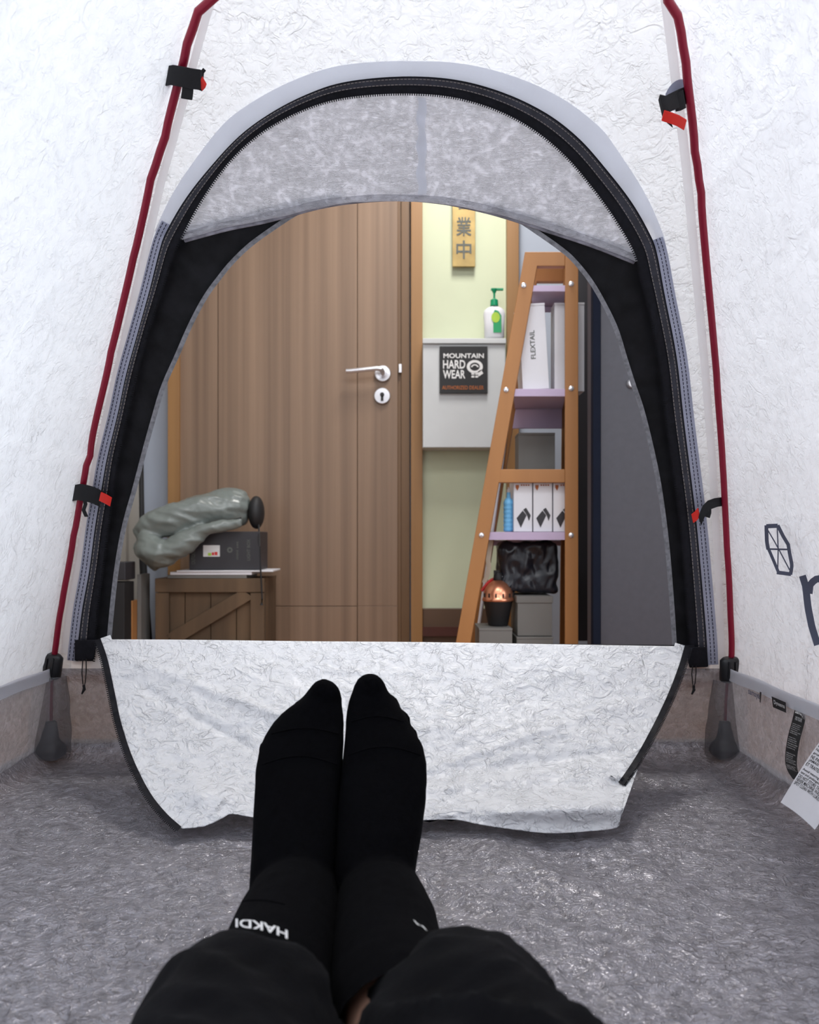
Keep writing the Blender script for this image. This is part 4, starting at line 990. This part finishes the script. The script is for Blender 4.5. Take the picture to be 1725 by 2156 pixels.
def lblf(lift):
    def f(u, v):
        p = LBL[int(round((1-v)*(len(LBL)-1)))] if False else None
        t = (1-v)*(len(LBL)-1); i = min(int(t), len(LBL)-2); p = LBL[i]*(1-(t-i))+LBL[i+1]*(t-i)
        hw = 12.5; return P(p[0]+(u-.5)*2*hw, p[1]+(u-.5)*10, p[2]-(u-.5)*.03-lift)
    return f
lb = sheet_of(lblf(.0008), lblf(0), 4, 30, 'care_label', M['black'], label='long black ribbon label')
f = lblf(.0016); g = G(); text_map(g, 'samaya', sub(f, .08, .90, .95, .965), bold=.02)
text_map(g, 'MADE WITH CARE', sub(f, .2, .865, .75, .885)); text_map(g, 'FOR TENTS', sub(f, .2, .84, .75, .86))
rr = random.Random(3)
words = ['Ventilate the tent to reduce', 'condensation and keep any', 'flame or stove away from', 'the fabric at all times', 'Dry fully before storing', 'do not wash in a machine']
v = .80
for blk in range(4):
    for ln in range(6 if blk < 3 else 4):
        text_map(g, rr.choice(words), sub(f, .08, v-.016, .6+.34*rr.random(), v-.003)); v -= .022
    v -= .03
g.build('lettering', M['whiteprint'], lb)
WC = [(1748, 1530, 1.12), (1840, 1590, 1.02), (1716, 1748, 1.0), (1644, 1690, 1.06)]
def wlf(lift):
    def f(u, v):
        a, b, c, d = [Vector(P(*q)) for q in WC]
        p = (a.lerp(b, u)).lerp(d.lerp(c, u), 1-v)
        return p+Vector((-.2, -.6, .75)).normalized()*(lift+.006*math.sin(v*3.6)+.004*math.sin(u*3))
    return f
wl = sheet_of(wlf(.0008), wlf(0), 10, 20, 'paper_label', M['white'], label='white printed care label')
f = wlf(.0014); g = G()
lines = [('ENTRETIEN', .60, .66), ('Ne pas laver, ne pas exposer', .53, .575), ('prolongee au soleil. NE PAS', .475, .52), ('NE PAS RANGER LA TENTE', .42, .465), ('JAMAIS LAVER ET SECHER', .365, .41), ('ET TRAITER LES TACHES SUR', .31, .355), ('Avoid wearing boots inside the', .235, .275), ('tent and prolonged exposure to UV', .19, .23), ('DO NOT STORE THE TENT WET', .145, .185), ('NEVER MACHINE WASH OR DRY', .10, .14), ('SPOT CLEAN WITH LUKEWARM W', .055, .095), ('with water. Let it dry', .70, .74), ('the tent before', .75, .79), ('storage time', .80, .84)]
for tx, v0, v1 in lines:
    v0, v1 = .17+v0*.9, .17+v1*.9
    text_map(g, tx, sub(f, .04, v0, .97 if len(tx) > 12 else .55, v1), bold=.006)
g.build('lettering', M['blackprint'], wl)
# ------------------------------------------------------------------ THE PERSON
per = empty('person', (-.045, .1, 0), 'person lying with legs stretched out in black trousers and black socks', 'person')
TOE = dict(
    L=dict(l=[(1443, 678), (1449, 655), (1458, 645), (1472, 637), (1482, 622), (1495, 603), (1515, 580), (1540, 563), (1570, 548), (1600, 541), (1640, 537), (1700, 536), (1760, 533), (1820, 530), (1880, 527), (1960, 520)],
           r=[(1443, 684), (1449, 700), (1460, 711), (1480, 720), (1510, 725), (1560, 725), (1600, 723), (1640, 721), (1700, 718), (1800, 714), (1900, 709), (1960, 706)], top=1443),
    R=dict(l=[(1429, 777), (1436, 757), (1450, 744), (1475, 734), (1510, 729), (1560, 725), (1640, 717), (1700, 711), (1800, 706), (1900, 701), (1960, 700)],
           r=[(1429, 783), (1434, 797), (1445, 812), (1462, 821), (1478, 835), (1500, 850), (1530, 868), (1560, 886), (1580, 896), (1620, 901), (1680, 898), (1740, 891), (1800, 881), (1870, 870), (1920, 864), (1960, 862)], top=1429))
HT = [(0, .030), (.03, .06), (.08, .078), (.16, .090), (.28, .088), (.4, .075), (.52, .063), (.65, .050), (.76, .040), (.86, .032), (.93, .028), (.975, .022), (1, .010)]
def footgeo(K, ztoe, shrink=0.0):
    D = TOE[K]; g = G(); hy, ty = .80, .905
    ax = Vector((0, ty-hy, ztoe-.004)); L_ = ax.length; ax.normalize(); nm = Vector((0, -ax.z, ax.y))
    ts = [0, .02, .05, .09, .14, .2, .27, .34, .42, .5, .58, .65, .72, .78, .83, .87, .90, .93, .955, .975, .99, 1.0]
    vs = []; n = 22
    for t in ts:
        hgt = float(np.interp(t, [a for a, b in HT], [b for a, b in HT]))
        c = Vector((0, hy, .004))+ax*L_*t+nm*hgt/2; _, py = to_px(c)
        py = max(py, D['top']+.5)
        
        xl = np.interp(py, [q[0] for q in D['l']], [q[1] for q in D['l']]); xr = np.interp(py, [q[0] for q in D['r']], [q[1] for q in D['r']])
        cx = (xl+xr)/2; hw = (xr-xl)/2/F*c.y-shrink
        if t < .06: hw *= .75+4*t
        c.x = (cx-CX)/F*c.y
        for k in range(n):
            q = 2*math.pi*k/n; cq, sq = math.cos(q), math.sin(q)
            e = .85
            vs.append(c+Vector((math.copysign(abs(cq)**e, cq)*max(.002, hw), 0, 0))+nm*(math.copysign(abs(sq)**e, sq)*max(.002, hgt/2-shrink)))
    N = len(ts)
    g.add(vs, [(i*n+k, i*n+(k+1) % n, (i+1)*n+(k+1) % n, (i+1)*n+k) for i in range(N-1) for k in range(n)]+[tuple(range(n-1, -1, -1)), tuple((N-1)*n+k for k in range(n))])
    return g
LEG = dict(  # centre line of ankle/shin/knee/thigh (x, y, z, r)
    L=[(-.106, .765, .066, .040), (-.105, .70, .066, .045), (-.103, .62, .070, .045), (-.104, .54, .074, .049), (-.122, .42, .082, .055), (-.128, .33, .088, .058), (-.134, .20, .092, .068), (-.138, .05, .096, .078), (-.132, -.08, .10, .085)],
    R=[(-.028, .765, .066, .039), (-.021, .70, .066, .045), (-.016, .62, .070, .044), (-.003, .54, .074, .049), (.032, .42, .082, .055), (.045, .33, .088, .058), (.052, .20, .092, .068), (.054, .05, .096, .078), (.046, -.08, .10, .085)])
def leggeo(g, K, i0=0, i1=99, dr=0.0):
    L = LEG[K][i0:i1]; sm = smooth(L, 5)
    g.tube([Vector(p[:3]) for p in sm], [p[3]+dr for p in sm], 20); return g
body = G()
for K, zt_ in (('L', .236), ('R', .243)):
    fg = footgeo(K, zt_, .009); body.add(fg.v, fg.f); leggeo(body, K, dr=-.009)
    ell(body, Vector(LEG[K][0][:3])+Vector((0, .02, -.012)), (.022, .034, .036))
ell(body, (-.043, -.14, .105), (.165, .13, .095))
body.tube([(-.043, -.16, .11), (-.043, -.28, .16)], [.12, .12], 24, flat=.75)
link(voxel(body, .0045, 5), 'body', M['skin'], per, angle=180)
for K, zt_ in (('L', .236), ('R', .243)):
    g = footgeo(K, zt_)
    leggeo(g, K, 0, 5, .0010)
    # keep only down to the cuff: drop the last pieces
    a = Vector(LEG[K][0][:3]); ell(g, a+Vector((0, .022, -.012)), (.033, .045, .048))
    if K == 'L': # toes
        for cx_, cy_, rr_ in ((683, 1472, .020), (640, 1500, .014), (612, 1522, .013), (588, 1548, .012), (566, 1580, .012)): ell(g, P(cx_, cy_, .885), (rr_*.95, rr_*.8, rr_*1.1))
    else:
        for cx_, cy_, rr_ in ((779, 1460, .020), (820, 1490, .013), (843, 1520, .012), (862, 1552, .011), (876, 1590, .011)): ell(g, P(cx_, cy_, .885), (rr_*.95, rr_*.8, rr_*1.1))
    me = voxel(g, .0035, 4, lambda p: .0006*ns(p.x*60, p.y*60, p.z*60))
    # open the sock at the cuff plane
    bm = bmesh.new(); bm.from_mesh(me)
    cut = .50 if K == 'L' else .522
    bmesh.ops.bisect_plane(bm, geom=bm.verts[:]+bm.edges[:]+bm.faces[:], plane_co=(0, cut, .06), plane_no=(0, -1, 0), clear_outer=True)
    bm.to_mesh(me); bm.free()
    sock = link(me, 'sock', M['socks'], per, angle=180)
    bvh = BVHTree.FromPolygons([v.co.copy() for v in me.vertices], [tuple(p.vertices) for p in me.polygons])
    def onto(px, py, lift=.0012):
        d = (P(px, py, 1)-Vector((0, 0, CZ))).normalized(); h_ = bvh.ray_cast(Vector((0, 0, CZ)), d)
        return (h_[0]-d*lift) if h_[0] is not None else None
    def ring(pts, nm, m, w_=2):
        tp = [q for q in (onto(x, y, .0002) for x, y in pts) if q is not None]
        if len(tp) > 3: G().tube(tp, .0009, 6).build(nm, m, sock)
    g = G()
    if K == 'L':
        V, Fc, _ = text_geo('HAKDI', bold=.02)
        def fm(u, v): return (606-110*u, 1968-26*u*.95+ (8 if False else 0)+18*v-9+6*math.sin(u*3.1)*-1)
        pts = [onto(*fm(u, v)) for u, v in V]
        ring([(600-x, 1895+((x-60)/60.)**2*10) for x in range(0, 90, 8)], 'cuff_ridge', M['socks'])
    else:
        V, Fc, _ = text_geo('H', bold=.02)
        def fm(u, v): return (892-22*u+8*v, 1950-14*u+10*v)
        pts = [onto(*fm(u, v)) for u, v in V]
    good = [all(pts[i] is not None for i in f_) for f_ in Fc]
    pts2 = [p if p is not None else Vector((0, .6, .05)) for p in pts]
    g.add(pts2, [f_ for f_, ok in zip(Fc, good) if ok])
    if g.f: g.build('sock_lettering', M['whiteprint'], sock)
    for yy, amp in ((1545 if K == 'L' else 1520, 8), (1610 if K == 'L' else 1590, 12)):
        D = TOE[K]; x0 = np.interp(yy, [q[0] for q in D['l']], [q[1] for q in D['l']])+12; x1 = np.interp(yy, [q[0] for q in D['r']], [q[1] for q in D['r']])-12
        ring([(x0+(x1-x0)*t, yy-amp*math.sin(math.pi*t)*1.5) for t in np.linspace(0, 1, 14)], 'toe_seam', M['socks'])
# trousers
TR = dict(
    L=[(-.107, .558, .078, .058), (-.107, .53, .078, .062), (-.106, .47, .078, .065), (-.105, .42, .080, .069), (-.116, .33, .092, .076), (-.128, .20, .098, .086), (-.134, .05, .104, .094), (-.128, -.08, .108, .10)],
    R=[(.024, .560, .077, .057), (.029, .53, .078, .062), (.036, .47, .078, .071), (.046, .42, .080, .082), (.050, .33, .092, .084), (.050, .20, .098, .090), (.050, .05, .104, .094), (.044, -.08, .108, .10)])
def tw(p):
    a = .010*ns(p.x*16, p.y*9, p.z*14)+.012*ridge(p.x*13+p.y*10, p.y*12, p.z*12)+.003*ridge(p.x*30-p.y*14, p.y*30, p.z*26)-.006
    return a-.003
g = G()
for K in 'LR':
    sm = smooth(TR[K], 5); g.tube([Vector(p[:3]) for p in sm], [p[3] for p in sm], 26)
ell(g, (-.043, -.14, .112), (.185, .14, .108)); g.tube([(-.043, -.16, .118), (-.043, -.25, .155)], [.135, .13], 26, flat=.78)
me = voxel(g, .006, 5, tw)
# hollow hems: remove the end discs and give the cloth thickness
bm = bmesh.new(); bm.from_mesh(me)
kill = []
for f_ in bm.faces:
    c = f_.calc_center_median()
    for K in 'LR':
        q = TR[K][0]
        if abs(c.y-q[1]) < .014 and f_.normal.y > .6 and math.hypot(c.x-q[0], c.z-q[2]) < q[3]-.008: kill.append(f_)
bmesh.ops.delete(bm, geom=list(set(kill)), context='FACES'); bm.to_mesh(me); bm.free()
tr = link(me, 'trousers', M['trouser'], per, angle=180)
so = tr.modifiers.new('solid', 'SOLIDIFY'); so.thickness = .002; so.offset = -1
